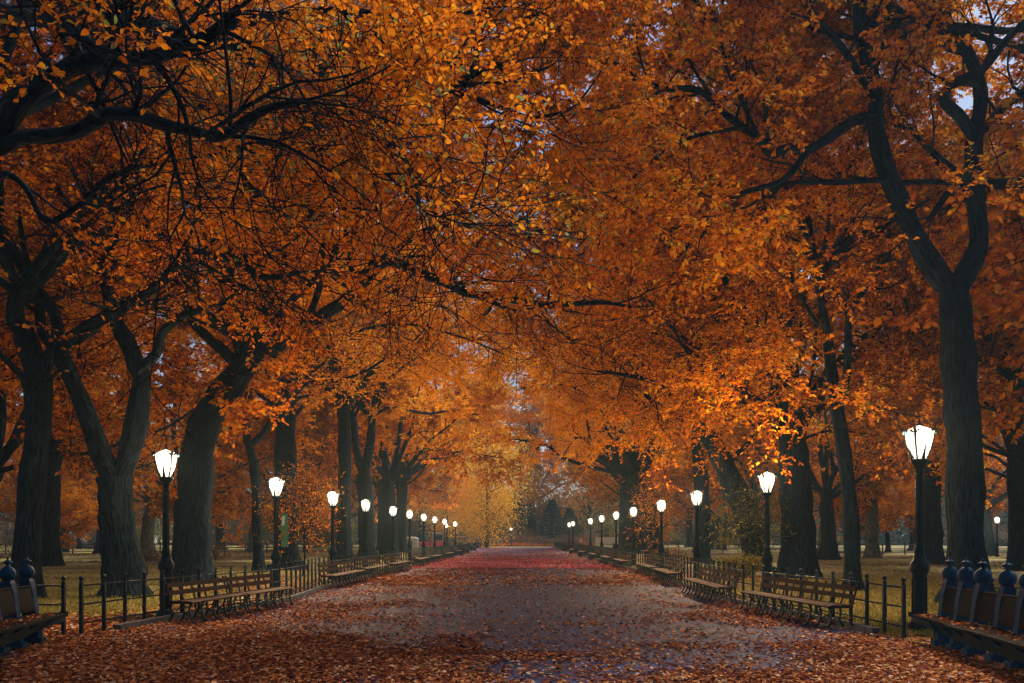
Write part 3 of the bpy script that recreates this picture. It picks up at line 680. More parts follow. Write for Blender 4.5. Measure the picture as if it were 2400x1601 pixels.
def small_tree(name, label, x, y, h, r, zc, mleaf, n, size, tr=.12, group=None, clump=40, lean=0):
    root = empty(name,(x,y,0)); tag(root,label,'tree',group)
    pts = catmull(np.array([[0,0,-.1],[.1,0,h*.3],[lean*.5,0,h*.6],[lean,0,h*.92]]),14); g=Geo(); trunk_tube(g,pts,tr*(1-.8*np.linspace(0,1,14)),True,10)
    link_mesh('trunk', g.mesh('trunk'), M['bark'], root)
    k=26; t=rng.uniform(.25,1,k); s=np.stack([lean*t,0*t,h*.92*t],1); az=rng.uniform(0,6.28,k)
    P=grow(s,np.stack([np.cos(az),np.sin(az),np.full(k,.7)],1),rng.uniform(.6,1,k)*r,5,.12,.03); g2=Geo(); g2.tubes(P,np.full((k,6),tr*.3)*np.linspace(1,.3,6),4)
    link_mesh('branches', g2.mesh('branches'), M['bark'], root)
    V,Q,rv = leaf_cloud(n,(lean*.6,0,zc),(r,r,h-zc),size,clump)
    link_mesh('crown', np_mesh('crown',V,Q,rnd=rv), M[mleaf], root); return root
# golden tree closing the view, and conifers right of it
small_tree('golden_tree','bright golden tree glowing at the far end just left of the centre', -5.2,138,19,6.5,10.5,'leaf_yellow',22000,.26,.3,clump=60)
small_tree('golden_tree','small golden tree left of the brightest one at the far end',-12,142,14,4.5,8,'leaf_yellow',9000,.26,.2,clump=45)
small_tree('golden_tree','paler yellow tree at the far end with its dark bare trunk in the middle', .4,186,20,6,14,'leaf_gold',9000,.34,.55,clump=50)
small_tree('golden_tree','orange tree behind the golden one at the far left of the path end', -16,182,22,8,13,'leaf_orange',12000,.36,.4,clump=60)
small_tree('golden_tree','amber tree hanging over the far right of the path end', 15,184,24,9,14,'leaf_gold',14000,.36,.4,clump=60)
def conifer(label, x, y, h, r, n=9000, size=.3):
    root = empty('conifer',(x,y,0)); tag(root,label,'tree','dark conifers at the far end')
    g=Geo(); pts=catmull(np.array([[0,0,-.1],[0,0,h*.5],[0,0,h]]),10); trunk_tube(g,pts,.22*(1-.9*np.linspace(0,1,10)),True,8); link_mesh('trunk',g.mesh('trunk'),M['bark'],root)
    tier=rng.integers(0,14,n); z=h*(.06+.94*tier/14); rr=r*(1-z/h)**.85+.15; a=rng.uniform(0,6.28,n); arm=np.floor(a/(6.28/9)+tier*.37); a2=(arm+.5+rng.normal(0,.2,n))*(6.28/9); q=rng.uniform(0,1,n)**.6
    p=np.stack([np.cos(a2)*rr*q,np.sin(a2)*rr*q,z-.12*rr*q+rng.normal(0,.16,n)],1); ax=nrm(np.stack([np.cos(a2),np.sin(a2),rng.normal(-.2,.3,n)],1)+rng.normal(0,.4,(n,3)))
    V,Q,rv=leaf_quads(p,ax,nrm(rng.normal(0,.5,(n,3))+[0,0,1]),size,False); link_mesh('crown',np_mesh('crown',V,Q,rnd=rv),M['needle'],root)
conifer('dark blue-green conifer at the far end just right of the centre', 6.6,168,9.5,4.2)
conifer('smaller dark conifer beside the taller one at the far end', 10.5,176,8,3.6)
conifer('narrow dark conifer under the golden tree at the far end', -5.6,172,7.5,3)
small_tree('young_tree','young green tree in the gap of the left lawn behind the traffic signal', -44,146,15,6,8,'leaf_olive',9000,.32,.3,clump=50)
small_tree('young_tree','olive green tree far across the left lawn near the left edge', -66,128,12,6,7,'leaf_olive',9000,.3,.3,clump=50)
small_tree('young_tree','olive green tree behind the right lawn fence', 38,140,13,6,7,'leaf_olive',9000,.32,.3,clump=50)
def sapling(label,x,y,h,mleaf,lean=.2):
    pts=catmull(np.array([[x,y,-.1],[x+lean*.4,y,h*.25],[x+lean*.2,y,h*.5],[x+lean,y,h*.8]]),14); u=np.linspace(0,1,14)
    o=make_tree('young_tree',label,(pts,.05*(1-.6*u)),[],mleaf,group='saplings on the lawns',
      autos=[dict(p=pts[k],n=3,L=h*.34*(1.2-k/16),el=(15,60),r=.016,wig=.16) for k in (5,7,9,11,13)],l1=3,n2=4,n3=3,per=6,size=.10,L1=(.3,.8)); return o
sapling('small orange sapling left of the straight grey trunk',-12.9,49,5.2,'leaf_deep')
sapling('slender orange sapling on the left lawn between the third and fourth lamps',-9.6,38,4.2,'leaf_orange')
sapling('green-leaved sapling beside the foot of the leaning elm on the right',9.6,36,3.0,'leaf_olive')
sapling('orange sapling between the fourth and fifth lamps on the right',9.0,57,5.2,'leaf_orange')
# clearing edge planting
for i,(x,y,r,h,mm,n) in enumerate([(-8,163,4,2.0,'leaf_brown',3500),(-1.5,165,4,2.4,'leaf_brown',4000),(4,163,4,2.0,'leaf_brown',3500),(9.5,163,3.5,2.2,'leaf_brown',3000),(-3,170,5,4.2,'leaf_brown',5000),(3,171,5,3.6,'leaf_olive',4000),(-11.5,168,4,4.2,'leaf_olive',4000),(12,170,4,4,'leaf_brown',4000)]):
    bush(f'{"brown" if mm=="leaf_brown" else "dull green"} leafy shrub at the far end of the path, {ordi(i)} of the planting there',x,y,r,h,mm,n,.2,'shrubs closing the far end')
for i,(x,y,r,h,mm) in enumerate([(-24.5,56,1.3,1.0,'leaf_brown'),(-22,62,1.6,1.2,'leaf_brown'),(-30,46,1.0,.7,'leaf_brown'),(-39,66,2.5,1.6,'leaf_brown'),(-33,90,2,1.5,'leaf_brown')]):
    bush(f'low dry shrub on the left lawn, {["right of the leaning elm foot","beside the traffic signal view","in fallen leaves near the left edge","at the far left edge","in front of the far left fence"][i]}',x,y,r,h,mm,1600,.1,'shrubs on the lawns')
for i,(x,y,r,h,mm) in enumerate([(9.6,37.5,.9,.8,'leaf_olive'),(8.6,33.5,1.0,1.1,'leaf_olive'),(8.2,47,1.2,1.2,'leaf_brown')]):
    bush(['green shrub between the leaning elm and the right fence','dark green leafy bush at the foot of the third lamp on the right','brown shrub behind the fourth lamp on the right'][i],x,y,r,h,mm,2200,.09,'shrubs on the lawns')
for k in range(26):
    s_ = -1 if k%2 else 1; a = R(s_*rng.uniform(6,42)); dd=rng.uniform(150,185); x,y=dd*math.tan(a)*.95,dd
    if abs(x)<14: x=s_*18
    belt = (belt+1) if k else 1
    bush(f'{ordi(k//2)} tall shrub in the belt beyond the {"left" if s_<0 else "right"} lawn, counted in the far row',x,y,6.5,5.5,'leaf_olive' if k%3 else 'leaf_brown',3500,.42,'tall shrubs beyond the lawns')
# yellow flower edging at the far end
V,Q,rv = leaf_cloud(5000,(1,161.2,.35),(9,.5,.35),.12,60); tag(link_mesh('flower_bed',np_mesh('flower_bed',V,Q,rnd=rv),M['leaf_mixed']),kind='stuff')
# woodland mass that closes the horizon
VV=[];QQ=[];RV=[];nb=0
for k in range(150):
    a = R(rng.uniform(-48,48)); dd=rng.uniform(198,262); x,y=dd*math.sin(a),dd*math.cos(a)
    V,Q,rv = leaf_cloud(2000,(x,y,rng.uniform(1,10)),(9,7,rng.uniform(5,12)),1.0,26)
    VV.append(V);QQ.append(Q+nb);RV.append(rv*.9);nb+=len(V)
tag(link_mesh('distant_woodland',np_mesh('distant_woodland',np.vstack(VV),np.vstack(QQ),rnd=np.concatenate(RV)),M['leaf_wood']),kind='stuff')
# ------------------------------------------------------------------ fallen leaves
def inside_path(x,y):
    xl = np.interp(y,[p[1] for p in LF],[p[0] for p in LF]); xr = np.interp(y,[p[1] for p in RF],[p[0] for p in RF])
    return ((x>xl+.2)&(x<xr-.2))|(y<14.3)
def vnoise(x,y,s,seed):
    r2=np.random.default_rng(seed); G=r2.uniform(0,1,(64,64)); u=(x/s)%64; v=(y/s)%64; i=u.astype(int);j=v.astype(int);f=u-i;g=v-j
    f=f*f*(3-2*f);g=g*g*(3-2*g); return (G[i,j]*(1-f)+G[(i+1)%64,j]*f)*(1-g)+(G[i,(j+1)%64]*(1-f)+G[(i+1)%64,(j+1)%64]*f)*g
def ground_leaves(name, n, ymin, ymax, xr, size, z0, path_side, dens, mleaf='leaf_ground'):
    # more leaves near the viewer, where they show
    u = rng.uniform(0,1,n); y = 1/(1/ymin*(1-u)+1/ymax*u) if ymax/ymin>3 else rng.uniform(ymin,ymax,n)
    x = rng.uniform(-1,1,n)*xr(y)
    keep = (inside_path(x,y)==path_side)&(rng.uniform(0,1,n)<dens(x,y)); x=x[keep];y=y[keep];n=len(x)
    p=np.stack([x,y,z0+rng.uniform(.002,.02,n)],1); a=rng.uniform(0,6.283,n)
    ax=nrm(np.stack([np.cos(a),np.sin(a),rng.normal(0,.16,n)],1)); nn=nrm(rng.normal(0,.30,(n,3))+[0,0,1])
    V,Q,rv=leaf_quads(p,ax,nn,size,True); V[:,2]=np.maximum(V[:,2],z0+.001)
    far=np.clip((np.repeat(y,2)-38)/10,0,1)*np.clip((95-np.repeat(y,2))/25,0,1)  # far band where leaf tone shifts darker red, painting in the light glow
    rv=rv*(1-.45*far)+rng.normal(0,.1,len(rv))
    o=link_mesh(name,np_mesh(name,V,Q,rnd=np.clip(rv,0,1)),M[mleaf]); tag(o,kind='stuff'); return o
def dpath(x,y):
    v = .55*vnoise(x+200,y+200,1.1,1)+.45*vnoise(x+200,y+200,3.2,2)
    side = np.clip((np.abs(x-.8)-1.0)/3.5,0,1)
    bare = np.exp(-((x-1.2)/2.4)**2)*np.exp(-((y-21)/12)**2)*.6
    return np.clip((v-.44)*2.0+.45*side-bare+.10,.13,1)
def dlawn(x,y):
    v = .5*vnoise(x+300,y+300,2.3,3)+.5*vnoise(x+300,y+300,7,4); return np.clip((v-.44)*3.2,.05,1)
ground_leaves('fallen_leaves_on_path',230000,8.5,34,lambda y:np.minimum(y*.66,12),.076,0,True,dpath)
ground_leaves('fallen_leaves_on_path',60000,30,150,lambda y:np.full_like(y,7.0),.12,0,True,lambda x,y:np.clip(dpath(x,y)*1.0,.1,.8))
ground_leaves('red_glow_leaves_on_path',70000,34,150,lambda y:np.full_like(y,7.0),.11,.002,True,lambda x,y:np.clip(vnoise(x*.25+50,y*.5+90,3.1,8)*1.8-.62,.03,.75)*np.clip((y-36)/8,0,1),'leaf_red_glow')  # leaves scattered to carry the far red light glow in their colour
ground_leaves('fallen_leaves_on_lawn',120000,13,60,lambda y:y*.66,.10,0,False,dlawn)
ground_leaves('fallen_leaves_on_lawn',45000,50,150,lambda y:y*.62,.16,0,False,dlawn)
# grass blades on the nearer lawns
n=90000; u=rng.uniform(0,1,n); y=1/(1/14.5*(1-u)+1/60*u); x=rng.uniform(-1,1,n)*y*.66; k=~inside_path(x,y)&(vnoise(x+300,y+300,7,4)<.62); x=x[k];y=y[k];n=len(x)
h=rng.uniform(.04,.10,n); a=rng.uniform(0,6.28,n); wv=np.stack([np.cos(a),np.sin(a),0*a],1)*.012; b=np.stack([x,y,0*x-.005],1); t=b+np.stack([rng.normal(0,.02,n),rng.normal(0,.02,n),h],1)
V=np.stack([b-wv,b+wv,t+wv*.2,t-wv*.2],1).reshape(-1,3); M['grass']=leaf_mat('grass_blade',[(0,(.08,.10,.02)),(.6,(.2,.2,.045)),(1,(.36,.29,.08))],.3)
tag(link_mesh('grass',np_mesh('grass',V,np.arange(n*4).reshape(-1,4),rnd=rng.uniform(0,1,n)),M['grass']),kind='stuff')

# ------------------------------------------------------------------ iron fences
def along(pts, step):
    out=[];d=0;nxt=0
    for (x0,y0),(x1,y1) in zip(pts[:-1],pts[1:]):
        L=math.hypot(x1-x0,y1-y0)
        while nxt<=d+L: t=(nxt-d)/L; out.append((x0+(x1-x0)*t,y0+(y1-y0)*t)); nxt+=step
        d+=L
    return out
def post_mesh():
    mb=MB(); mb.box((-.028,-.028,-.05),(.028,.028,.90)); mb.lathe([(.036,.90),(.036,.925),(.02,.935),(.016,.955)],n=10); mb.ball((0,0,.99),.042,10); return mb
def iron_fence(label, pts, step, group, name='iron_fence'):
    P=along(pts,step); root=empty(name,(P[0][0],P[0][1],0)); tag(root,label,'fence',group)
    ox,oy=P[0]; first=None
    far=MB()
    for i,(x,y) in enumerate(P):
        if i<100:
            if first is None: first=post_mesh().build('post',M['iron'],root); first.location=(0,0,0)
            else: c=first.copy(); C.objects.link(c); c.parent=root; c.location=(x-ox,y-oy,0)
        else:
            far.box((x-ox-.028,y-oy-.028,-.05),(x-ox+.028,y-oy+.028,.91)); far.ball((x-ox,y-oy,.97),.042,6)
    if far.v: o=far.build('far_posts',M['iron'],root); o['kind']='stuff'
    for z in (.86,.53,.20):
        mb=MB(); mb.tube([(x-ox,y-oy,z) for x,y in pts],.016,8); mb.build('rail',M['iron'],root)
    return root
iron_fence('low iron fence with ball-topped posts along the left side of the path', LF, .66, 'iron fences along the path')
iron_fence('low iron fence with ball-topped posts along the right side of the path', RF, .70, 'iron fences along the path')
iron_fence('iron fence running off to the right behind the blue-posted bench', [(RF[0][0]+1.45,14.3),(14,14.1),(20,14.0)], 1.5, 'iron fences along the path')
iron_fence('iron fence running off to the left behind the blue-posted bench', [(-7.95,14.9),(-14,14.8),(-20,14.8)], 1.5, 'iron fences along the path')
for lab,pts in (('dark rail fence crossing the far side of the left lawn',[(-60,88),(-30,92),(-9,95)]),('dark rail fence crossing the far side of the right lawn',[(60,84),(32,84),(9,88)]),
                ('short rail fence before the shrubs at the far end of the path',[(-6.3,158),(0,158.4),(6.2,158)])):
    P=along(pts,2.2); root=empty('rail_fence',(P[0][0],P[0][1],0)); tag(root,lab,'fence','rail fences beyond the lawns'); f0=None
    for x,y in P:
        if f0 is None: mb=MB(); mb.box((-.05,-.05,-.05),(.05,.05,1.15)); mb.box((-.065,-.065,1.15),(.065,.065,1.2)); f0=mb.build('post',M['iron'],root)
        else: c=f0.copy(); C.objects.link(c); c.parent=root; c.location=(x-P[0][0],y-P[0][1],0)
    for z in (1.0,.62,.25): MB().tube([(x-P[0][0],y-P[0][1],z) for x,y in pts],.03,6).build('rail',M['iron'],root)

# ------------------------------------------------------------------ lamps
def make_lamp():
    root=empty('street_lamp')
    mb=MB(); mb.lathe([(.20,-.05),(.20,.10),(.15,.16),(.125,.22),(.118,.95),(.13,1.0),(.155,1.04),(.165,1.10),(.15,1.17),(.11,1.22),(.10,1.30),(.085,1.34)],n=16)
    for k in range(8):
        a=k*math.pi/4; mb.tube([(.122*math.cos(a),.122*math.sin(a),.25),(.118*math.cos(a),.118*math.sin(a),.93)],.014,6)
    mb.build('base',M['lamp_iron'],root)
    mb=MB(); mb.lathe([(.082,1.34),(.088,1.38),(.088,1.42),(.07,1.5),(.066,1.9),(.058,2.72),(.075,2.76),(.058,2.80)],n=16)
    for k in range(8):
        a=k*math.pi/4; mb.tube([(.068*math.cos(a),.068*math.sin(a),1.52),(.056*math.cos(a),.056*math.sin(a),2.70)],.009,5)
    mb.build('pole',M['lamp_iron'],root)
    mb=MB(); mb.lathe([(.058,2.80),(.08,2.86),(.13,2.92),(.15,2.96),(.15,2.985),(.05,2.99)],n=16); mb.build('collar',M['lamp_iron'],root)
    gl=MB().lathe([(.105,2.995),(.138,3.08),(.182,3.22),(.213,3.36),(.212,3.44),(.175,3.505),(.11,3.535),(.03,3.55)],n=20).build('globe',M['globe'],root)
    bl=bpy.data.lights.new('bulb','POINT'); bl.energy=LAMP_W; bl.color=(1,.62,.32); bl.shadow_soft_size=.07; bo=bpy.data.objects.new('bulb',bl); C.objects.link(bo); bo.parent=root; bo.location=(0,0,3.3)
    cg=MB()
    for k in range(4):
        a=k*math.pi/2+math.pi/4*.2; c,s=math.cos(a),math.sin(a)
        pr=[(.122,2.985),(.155,3.08),(.200,3.22),(.232,3.36),(.242,3.45),(.27,3.51),(.29,3.48)]
        cg.tube([(r*c,r*s,z) for r,z in pr],[.018,.016,.016,.018,.024,.026,.012],6)
        # pointed leaf rising over the foot of the globe
        pr=[(.120,2.985),(.152,3.07),(.182,3.16),(.202,3.27)]
        cg.tube([(r*math.cos(a+.785),r*math.sin(a+.785),z) for r,z in pr],[.036,.024,.016,.003],6)
        for q in (.34,-.34):
            cg.tube([(.262*math.cos(a+q*.3),.262*math.sin(a+q*.3),3.43),(.27*math.cos(a+q*.7),.27*math.sin(a+q*.7),3.47),(.262*math.cos(a+q),.262*math.sin(a+q),3.44)],[.018,.022,.008],5)
    cg.build('cage',M['lamp_iron'],root)
    mb=MB(); mb.lathe([(.03,3.545),(.05,3.56),(.045,3.59),(.018,3.62),(.022,3.65),(.004,3.70)],n=10); mb.build('finial',M['lamp_iron'],root)
    return root
lamp0=make_lamp(); lamp_used=[False]
def put_lamp(x,y,label,group,rz=0,sc=1):
    o=lamp0 if not lamp_used[0] else copy_tree(lamp0); lamp_used[0]=True
    o.location=(x,y,0); o.rotation_euler=(0,0,rz); o.scale=(sc,sc,sc); tag(o,label,'street lamp',group); return o
GL,GR='lit lamps along the left fence','lit lamps along the right fence'
LL=[(389,18.1,'nearest lit lamp on the left, tall in front of the Y-shaped elm'),(647,26.4,'second lit lamp on the left, with the green banner on its pole'),(780,34.4,None),(857,41.8,None),(921,50.8,None),(960,58.6,None),(993,67,None),(1019,76,None),(1042,86,None),(1067,100,None)]
for i,(px,d,lb) in enumerate(LL):
    put_lamp((px-VX)/F*d,d,lb or f'{ordi(i)} lit lamp on the left counting from the front',GL,.63+rng.uniform(-.12,.12))
RL=[(2155,15.6,'nearest lit lamp on the right, tallest, beside the forked elm'),(1798,24.3,'second lit lamp on the right, behind the front benches'),(1633,34,None),(1550,42.2,None),(1485,52.2,None),(1444,61.4,None),(1410,72,None),(1384,83,None),(1343,99,None),(1334,107,None)]
for i,(px,d,lb) in enumerate(RL):
    put_lamp((px-VX)/F*d,d,lb or f'{ordi(i)} lit lamp on the right counting from the front',GR,.63+rng.uniform(-.12,.12),1.05 if i==0 else 1)
for px,py,lb in [(1198,1229,'small lit lamp alone at the far end of the path'),(392,1224,'tiny lit lamp far behind the pole of the nearest left lamp'),(901,1229,'tiny lit lamp left of the fifth lamp on the left'),(1046,1228,'tiny lit lamp just under the ninth lamp on the left'),(1678,1232,'tiny lit lamp right of the third lamp on the right'),(2337,1212,'tiny lit lamp deep in the trees near the right edge')]:
    d=1.85*F/(VY-py); d=min(d,150) if px!=1198 else 160; put_lamp((px-VX)/F*d,d,lb,'small lit lamps far off')
# banner on the second left lamp
lx,ly=(647-VX)/F*26.4,26.4
root=empty('banner',(lx+.14,ly-.02,0)); tag(root,'green banner reading THE MALL hanging from the second lamp on the left','banner')
b0,b1=EYE-(1282-VY)/F*26.4, EYE-(1204-VY)/F*26.4
mb=MB(); n=10
vs=[];fs=[]
for i in range(n+1):
    z=b0+(b1-b0)*i/n; y=.015*math.sin(i*.9)
    vs+=[(0.02,y-.004,z),(.24,y-.004,z),(.24,y+.004,z),(.02,y+.004,z)]
for i in range(n):
    for k in range(4): fs.append((i*4+k,i*4+(k+1)%4,i*4+4+(k+1)%4,i*4+4+k))
fs+=[(3,2,1,0),(n*4,n*4+1,n*4+2,n*4+3)]; mb.add(vs,fs); mb.build('cloth',M['green_sign'],root)
for z in (b0-.015,b1+.015): MB().tube([(-.10,0,z),(.26,0,z)],.012,8).build('bracket',M['lamp_iron'],root)
def text(s, size, loc, rot, m, parent, name='lettering', ext=.004, bold=0):
    cu=bpy.data.curves.new(name,'FONT'); cu.body=s; cu.size=size; cu.extrude=ext; cu.offset=bold; cu.align_x='CENTER'; cu.align_y='CENTER'
    t=bpy.data.objects.new(name,cu); C.objects.link(t); bpy.context.view_layer.update()
    me=bpy.data.meshes.new_from_object(t); bpy.data.objects.remove(t); o=bpy.data.objects.new(name,me); C.objects.link(o); me.materials.clear(); me.materials.append(m)
    o.parent=parent; o.location=loc; o.rotation_euler=rot; return o
tx=text('THE MALL',.13,(.095,-.030,b1-.22),(R(90),R(90),0),M['lettering'],root,bold=.006); tx.scale=(.52,1,1)
mb=MB(); cz=b0+.40; pts=[(.13+.055*math.cos(a),-.026,cz+.065*math.sin(a)) for a in np.linspace(R(-50),R(230),18)]; mb.tube(pts,.012,6); mb.build('emblem',M['emblem'],root)
mb=MB(); mb.box((.07,-.028,cz-.10),(.19,-.024,cz-.085)); mb.build('underline',M['tealpole'],root)

# ------------------------------------------------------------------ slatted benches
def make_bench(nf, L):
    """x = depth (front at 0, back at .6), y = length"""
    root=empty('park_bench')
    st=MB()
    for k,(x,z,tl) in enumerate([(.03,.425,.25),(.13,.438,.06),(.235,.435,.0),(.34,.43,-.04),(.43,.435,-.2)]):
        rot=Matrix.Rotation(-tl,3,'Y'); st.box((x-.043,0,z-.014),(x+.043,L,z+.014),rot,(x,0,z))
    st.build('seat',M['plank'],root)
    bk=MB()
    for x,z in ((.487,.60),(.535,.75)):
        rot=Matrix.Rotation(R(18),3,'Y'); bk.box((x-.014,0,z-.045),(x+.014,L,z+.045),rot,(x,0,z))
    bk.build('backrest',M['plank'],root)
    f0=None
    for i in range(nf):
        y=.03+(L-.06)*i/(nf-1)
        if f0 is None:
            mb=MB()
            mb.strip([(.58,.84),(.545,.72),(.50,.58),(.47,.47),(.44,.41),(.30,.405),(.12,.41),(.02,.395),(-.015,.42)],.035,.030)
            mb.strip([(.44,.41),(.46,.28),(.43,.16),(.47,.06),(.54,.0)],.035,.032)
            mb.strip([(.03,.40),(.07,.30),(.045,.17),(.01,.07),(-.05,.0)],.035,.032)
            mb.strip([(.055,.16),(.15,.21),(.25,.225),(.35,.21),(.44,.16)],.03,.02)
            f0=mb.build('frame',M['iron'],root); f0.location=(0,y,0)
        else: c=f0.copy(); C.objects.link(c); c.parent=root; c.location=(0,y,0)
    return root
bp=make_bench(6,2.45); bused=[False]
def put_bench(x0,y0,x1,y1,side,label,group):
    """front edge runs from (x0,y0) to (x1,y1); side -1 left of the path, +1 right"""
    o=bp if not bused[0] else copy_tree(bp); bused[0]=True
    L=math.hypot(x1-x0,y1-y0); a=math.atan2(y1-y0,x1-x0)-math.pi/2
    if side>0: o.location=(x0,y0,0); o.rotation_euler=(0,0,a); o.scale=(1,L/2.45,1)
    else: o.location=(x1,y1,0); o.rotation_euler=(0,0,a+math.pi); o.scale=(1,L/2.45,1)
    tag(o,label,'bench',group); return o
BL,BR='slatted benches along the left fence','slatted benches along the right fence'
def run(lst,side,group,word):
    i=0
    for (x0,y0,x1,y1,n) in lst:
        for k in range(n):
            a=(k+.015)/n; b=(k+.985)/n
            put_bench(x0+(x1-x0)*a,y0+(y1-y0)*a,x0+(x1-x0)*b,y0+(y1-y0)*b,side,f'{ordi(i)} slatted bench along the {word} fence counting from the front',group); i+=1
run([(-6.42,16.7,-5.72,21.6,2),(-6.1,28.2,-5.95,33.2,2),(-6.2,34.8,-6.0,39.6,2),(-6.0,41,-5.8,46,2),(-5.8,50,-5.75,55,2),(-5.8,57.5,-5.6,62.5,2),(-5.7,68,-5.5,73,2),(-5.6,80,-5.6,85,2),(-5.6,92,-5.6,97,2),(-5.6,108,-5.6,113,2)],-1,BL,'left')
run([(5.72,15.7,5.22,20.1,2),(5.05,21.6,5.1,26.6,2),(5.3,30,5.5,35,2),(5.6,36.5,5.7,41.5,2),(5.6,46,5.6,51,2),(5.6,54,5.6,59,2),(5.6,64,5.6,69,2),(5.6,76,5.6,81,2),(5.6,90,5.6,95,2),(5.6,106,5.6,111,2)],1,BR,'right')

# ------------------------------------------------------------------ blue-posted front benches
def pillar_bench(label, P, front, side, group):
    """P: post positions; front: seat front-edge points (far tip first); side +1 right"""
    root=empty('pillar_bench',(P[0][0],P[0][1],0)); tag(root,label,'bench',group); ox,oy=P[0]
    s=side; first=None
    for (x,y) in P:
        if first is None:
            mb=MB()
            # foot block, reclining body, neck
            mb.box((-s*.13-.14,-.075,-.02),(-s*.13+.14,.075,.10)); mb.box((-s*.11-.11,-.065,.10),(-s*.11+.11,.065,.26))
            def quad(x0,x1,z0,x2,x3,z1,hw,hw2):
                mb.add([(x0,-hw,z0),(x1,-hw,z0),(x1,hw,z0),(x0,hw,z0),(x2,-hw2,z1),(x3,-hw2,z1),(x3,hw2,z1),(x2,hw2,z1)],[(3,2,1,0),(4,5,6,7),(0,1,5,4),(1,2,6,5),(2,3,7,6),(3,0,4,7)])
            xs=sorted([-s*.17,s*.05]); xm=sorted([-s*.12,s*.10]); xt=sorted([-s*.085,s*.085])
            quad(xs[0],xs[1],.26,xs[0],xs[1],.50,.05,.05); quad(xs[0],xs[1],.50,xm[0],xm[1],.86,.05,.055); quad(xm[0],xm[1],.86,xt[0],xt[1],1.0,.055,.07); quad(xt[0],xt[1],1.0,-.06,.06,1.05,.07,.05)
            mb.lathe([(.06,1.045),(.10,1.075),(.116,1.12),(.118,1.15),(.108,1.19),(.075,1.235),(.045,1.255),(.028,1.262),(.022,1.285),(.04,1.30),(.068,1.318),(.070,1.326),(.045,1.343),(.022,1.355),(.018,1.362)],n=18); mb.ball((0,0,1.378),.019,10)
            first=mb.build('post',M['blue_iron'],root)
        else: c=first.copy(); C.objects.link(c); c.parent=root; c.location=(x-ox,y-oy,0)
        # bracket arms under the seat
    for (x,y) in P:
        fx=np.interp(y,[f[1] for f in reversed(front)],[f[0] for f in reversed(front)])-ox
        mb=MB(); pr=[(fx+s*.03,.43),(fx+s*.12,.36),(x-ox-s*.22,.24),(x-ox-s*.14,.14)]
        mb.strip(pr,.05,.05,y-oy); mb.box((min(fx+s*.02,x-ox-s*.02),y-oy-.03,.405),(max(fx+s*.02,x-ox-s*.02),y-oy+.03,.43)); mb.build('bracket',M['blue_iron'],root)
    # back panels between the posts
    for (x0,y0),(x1,y1) in zip(P[:-1],P[1:]):
        dx,dy=x1-x0,y1-y0; L=math.hypot(dx,dy); ux,uy=dx/L,dy/L; a0,a1=.058,L-.058
        def pt(t,off,z): return (x0-ox+ux*t+off,y0-oy+uy*t,z)
        mb=MB(); pr=[(-s*.155,.53),(-s*.155,.575),(-s*.095,.90),(-s*.105,.925),(-s*.07,.94),(-s*.045,.925),(-s*.05,.89),(-s*.12,.575),(-s*.12,.53)]
        k=len(pr); mb.add([pt(a0,o,z) for o,z in pr]+[pt(a1,o,z) for o,z in pr],[tuple(range(k)),tuple(range(2*k-1,k-1,-1))]+[(i,i+k,(i+1)%k+k,(i+1)%k) for i in range(k)])
        mb.build('back_panel',M['plank2'],root)
    # one long seat with an easy wave on its front edge and a pointed far end
    fr=catmull(np.array([(x,y,0) for x,y in front]),26); ys=fr[:,1]; py=[p[1] for p in P]; px=[p[0] for p in P]
    back=np.interp(-ys,[-v for v in py],px)-s*.10
    tip=np.clip((front[0][1]-ys)/.75,0,1)**.7; back=fr[:,0]*(1-tip)+back*tip
    vs=[];fs=[];K=7
    for i in range(len(fr)):
        for j,t in enumerate(np.linspace(0,1,K)):
            x=fr[i,0]*(1-t)+back[i]*t; z=.455-.03*math.sin(t*math.pi)+.02*t-(.02 if j==0 else 0); vs.append((x-ox,ys[i]-oy,z))
    n0=len(vs); vs+=[(x,y,z-.035) for x,y,z in vs]
    for i in range(len(fr)-1):
        for j in range(K-1):
            q=(i*K+j,i*K+j+1,(i+1)*K+j+1,(i+1)*K+j); fs.append(q); fs.append(tuple(n0+v for v in reversed(q)))
        fs.append((i*K,(i+1)*K,(i+1)*K+n0,i*K+n0)); fs.append((i*K+K-1,i*K+K-1+n0,(i+1)*K+K-1+n0,(i+1)*K+K-1))
    e=(len(fr)-1)*K
    fs.append(tuple(range(K))+tuple(n0+k for k in range(K-1,-1,-1))); fs.append(tuple(e+k for k in range(K))+tuple(n0+e+k for k in range(K-1,-1,-1)))
    mb=MB(); mb.add(vs,fs); mb.build('seat',M['plank2'],root)
    # dark apron below the seat edge
    vs=[];fs=[]
    for i in range(len(fr)):
        dz=.10+.16*min(1,(front[0][1]-ys[i])/1.2); x=fr[i,0]+s*(.05+.10*min(1,(front[0][1]-ys[i])/.8)) ; vs+= [(x-ox,ys[i]-oy,.42),(x+s*.10*min(1,(front[0][1]-ys[i])/.8)-ox,ys[i]-oy,.42-dz),(x+s*(.02+.10*min(1,(front[0][1]-ys[i])/.8))-ox,ys[i]-oy,.42-dz),(x+s*.02-ox,ys[i]-oy,.42)]
    for i in range(len(fr)-1):
        for k in range(4): fs.append((i*4+k,i*4+(k+1)%4,i*4+4+(k+1)%4,i*4+4+k))
    mb=MB(); mb.add(vs,fs); mb.build('apron',M['iron'],root)
    # leaves lying on the seat
    n=220; yy=rng.uniform(min(ys)+.05,front[0][1]-.35,n); t=np.clip(rng.beta(2.2,1.6,n),.05,.95); fx=np.interp(-yy,-ys,fr[:,0]); bx=np.interp(-yy,-ys,back)
    p=np.stack([fx*(1-t)+bx*t,yy,.455-.03*np.sin(t*np.pi)+.02*t+.012],1); a=rng.uniform(0,6.28,n)
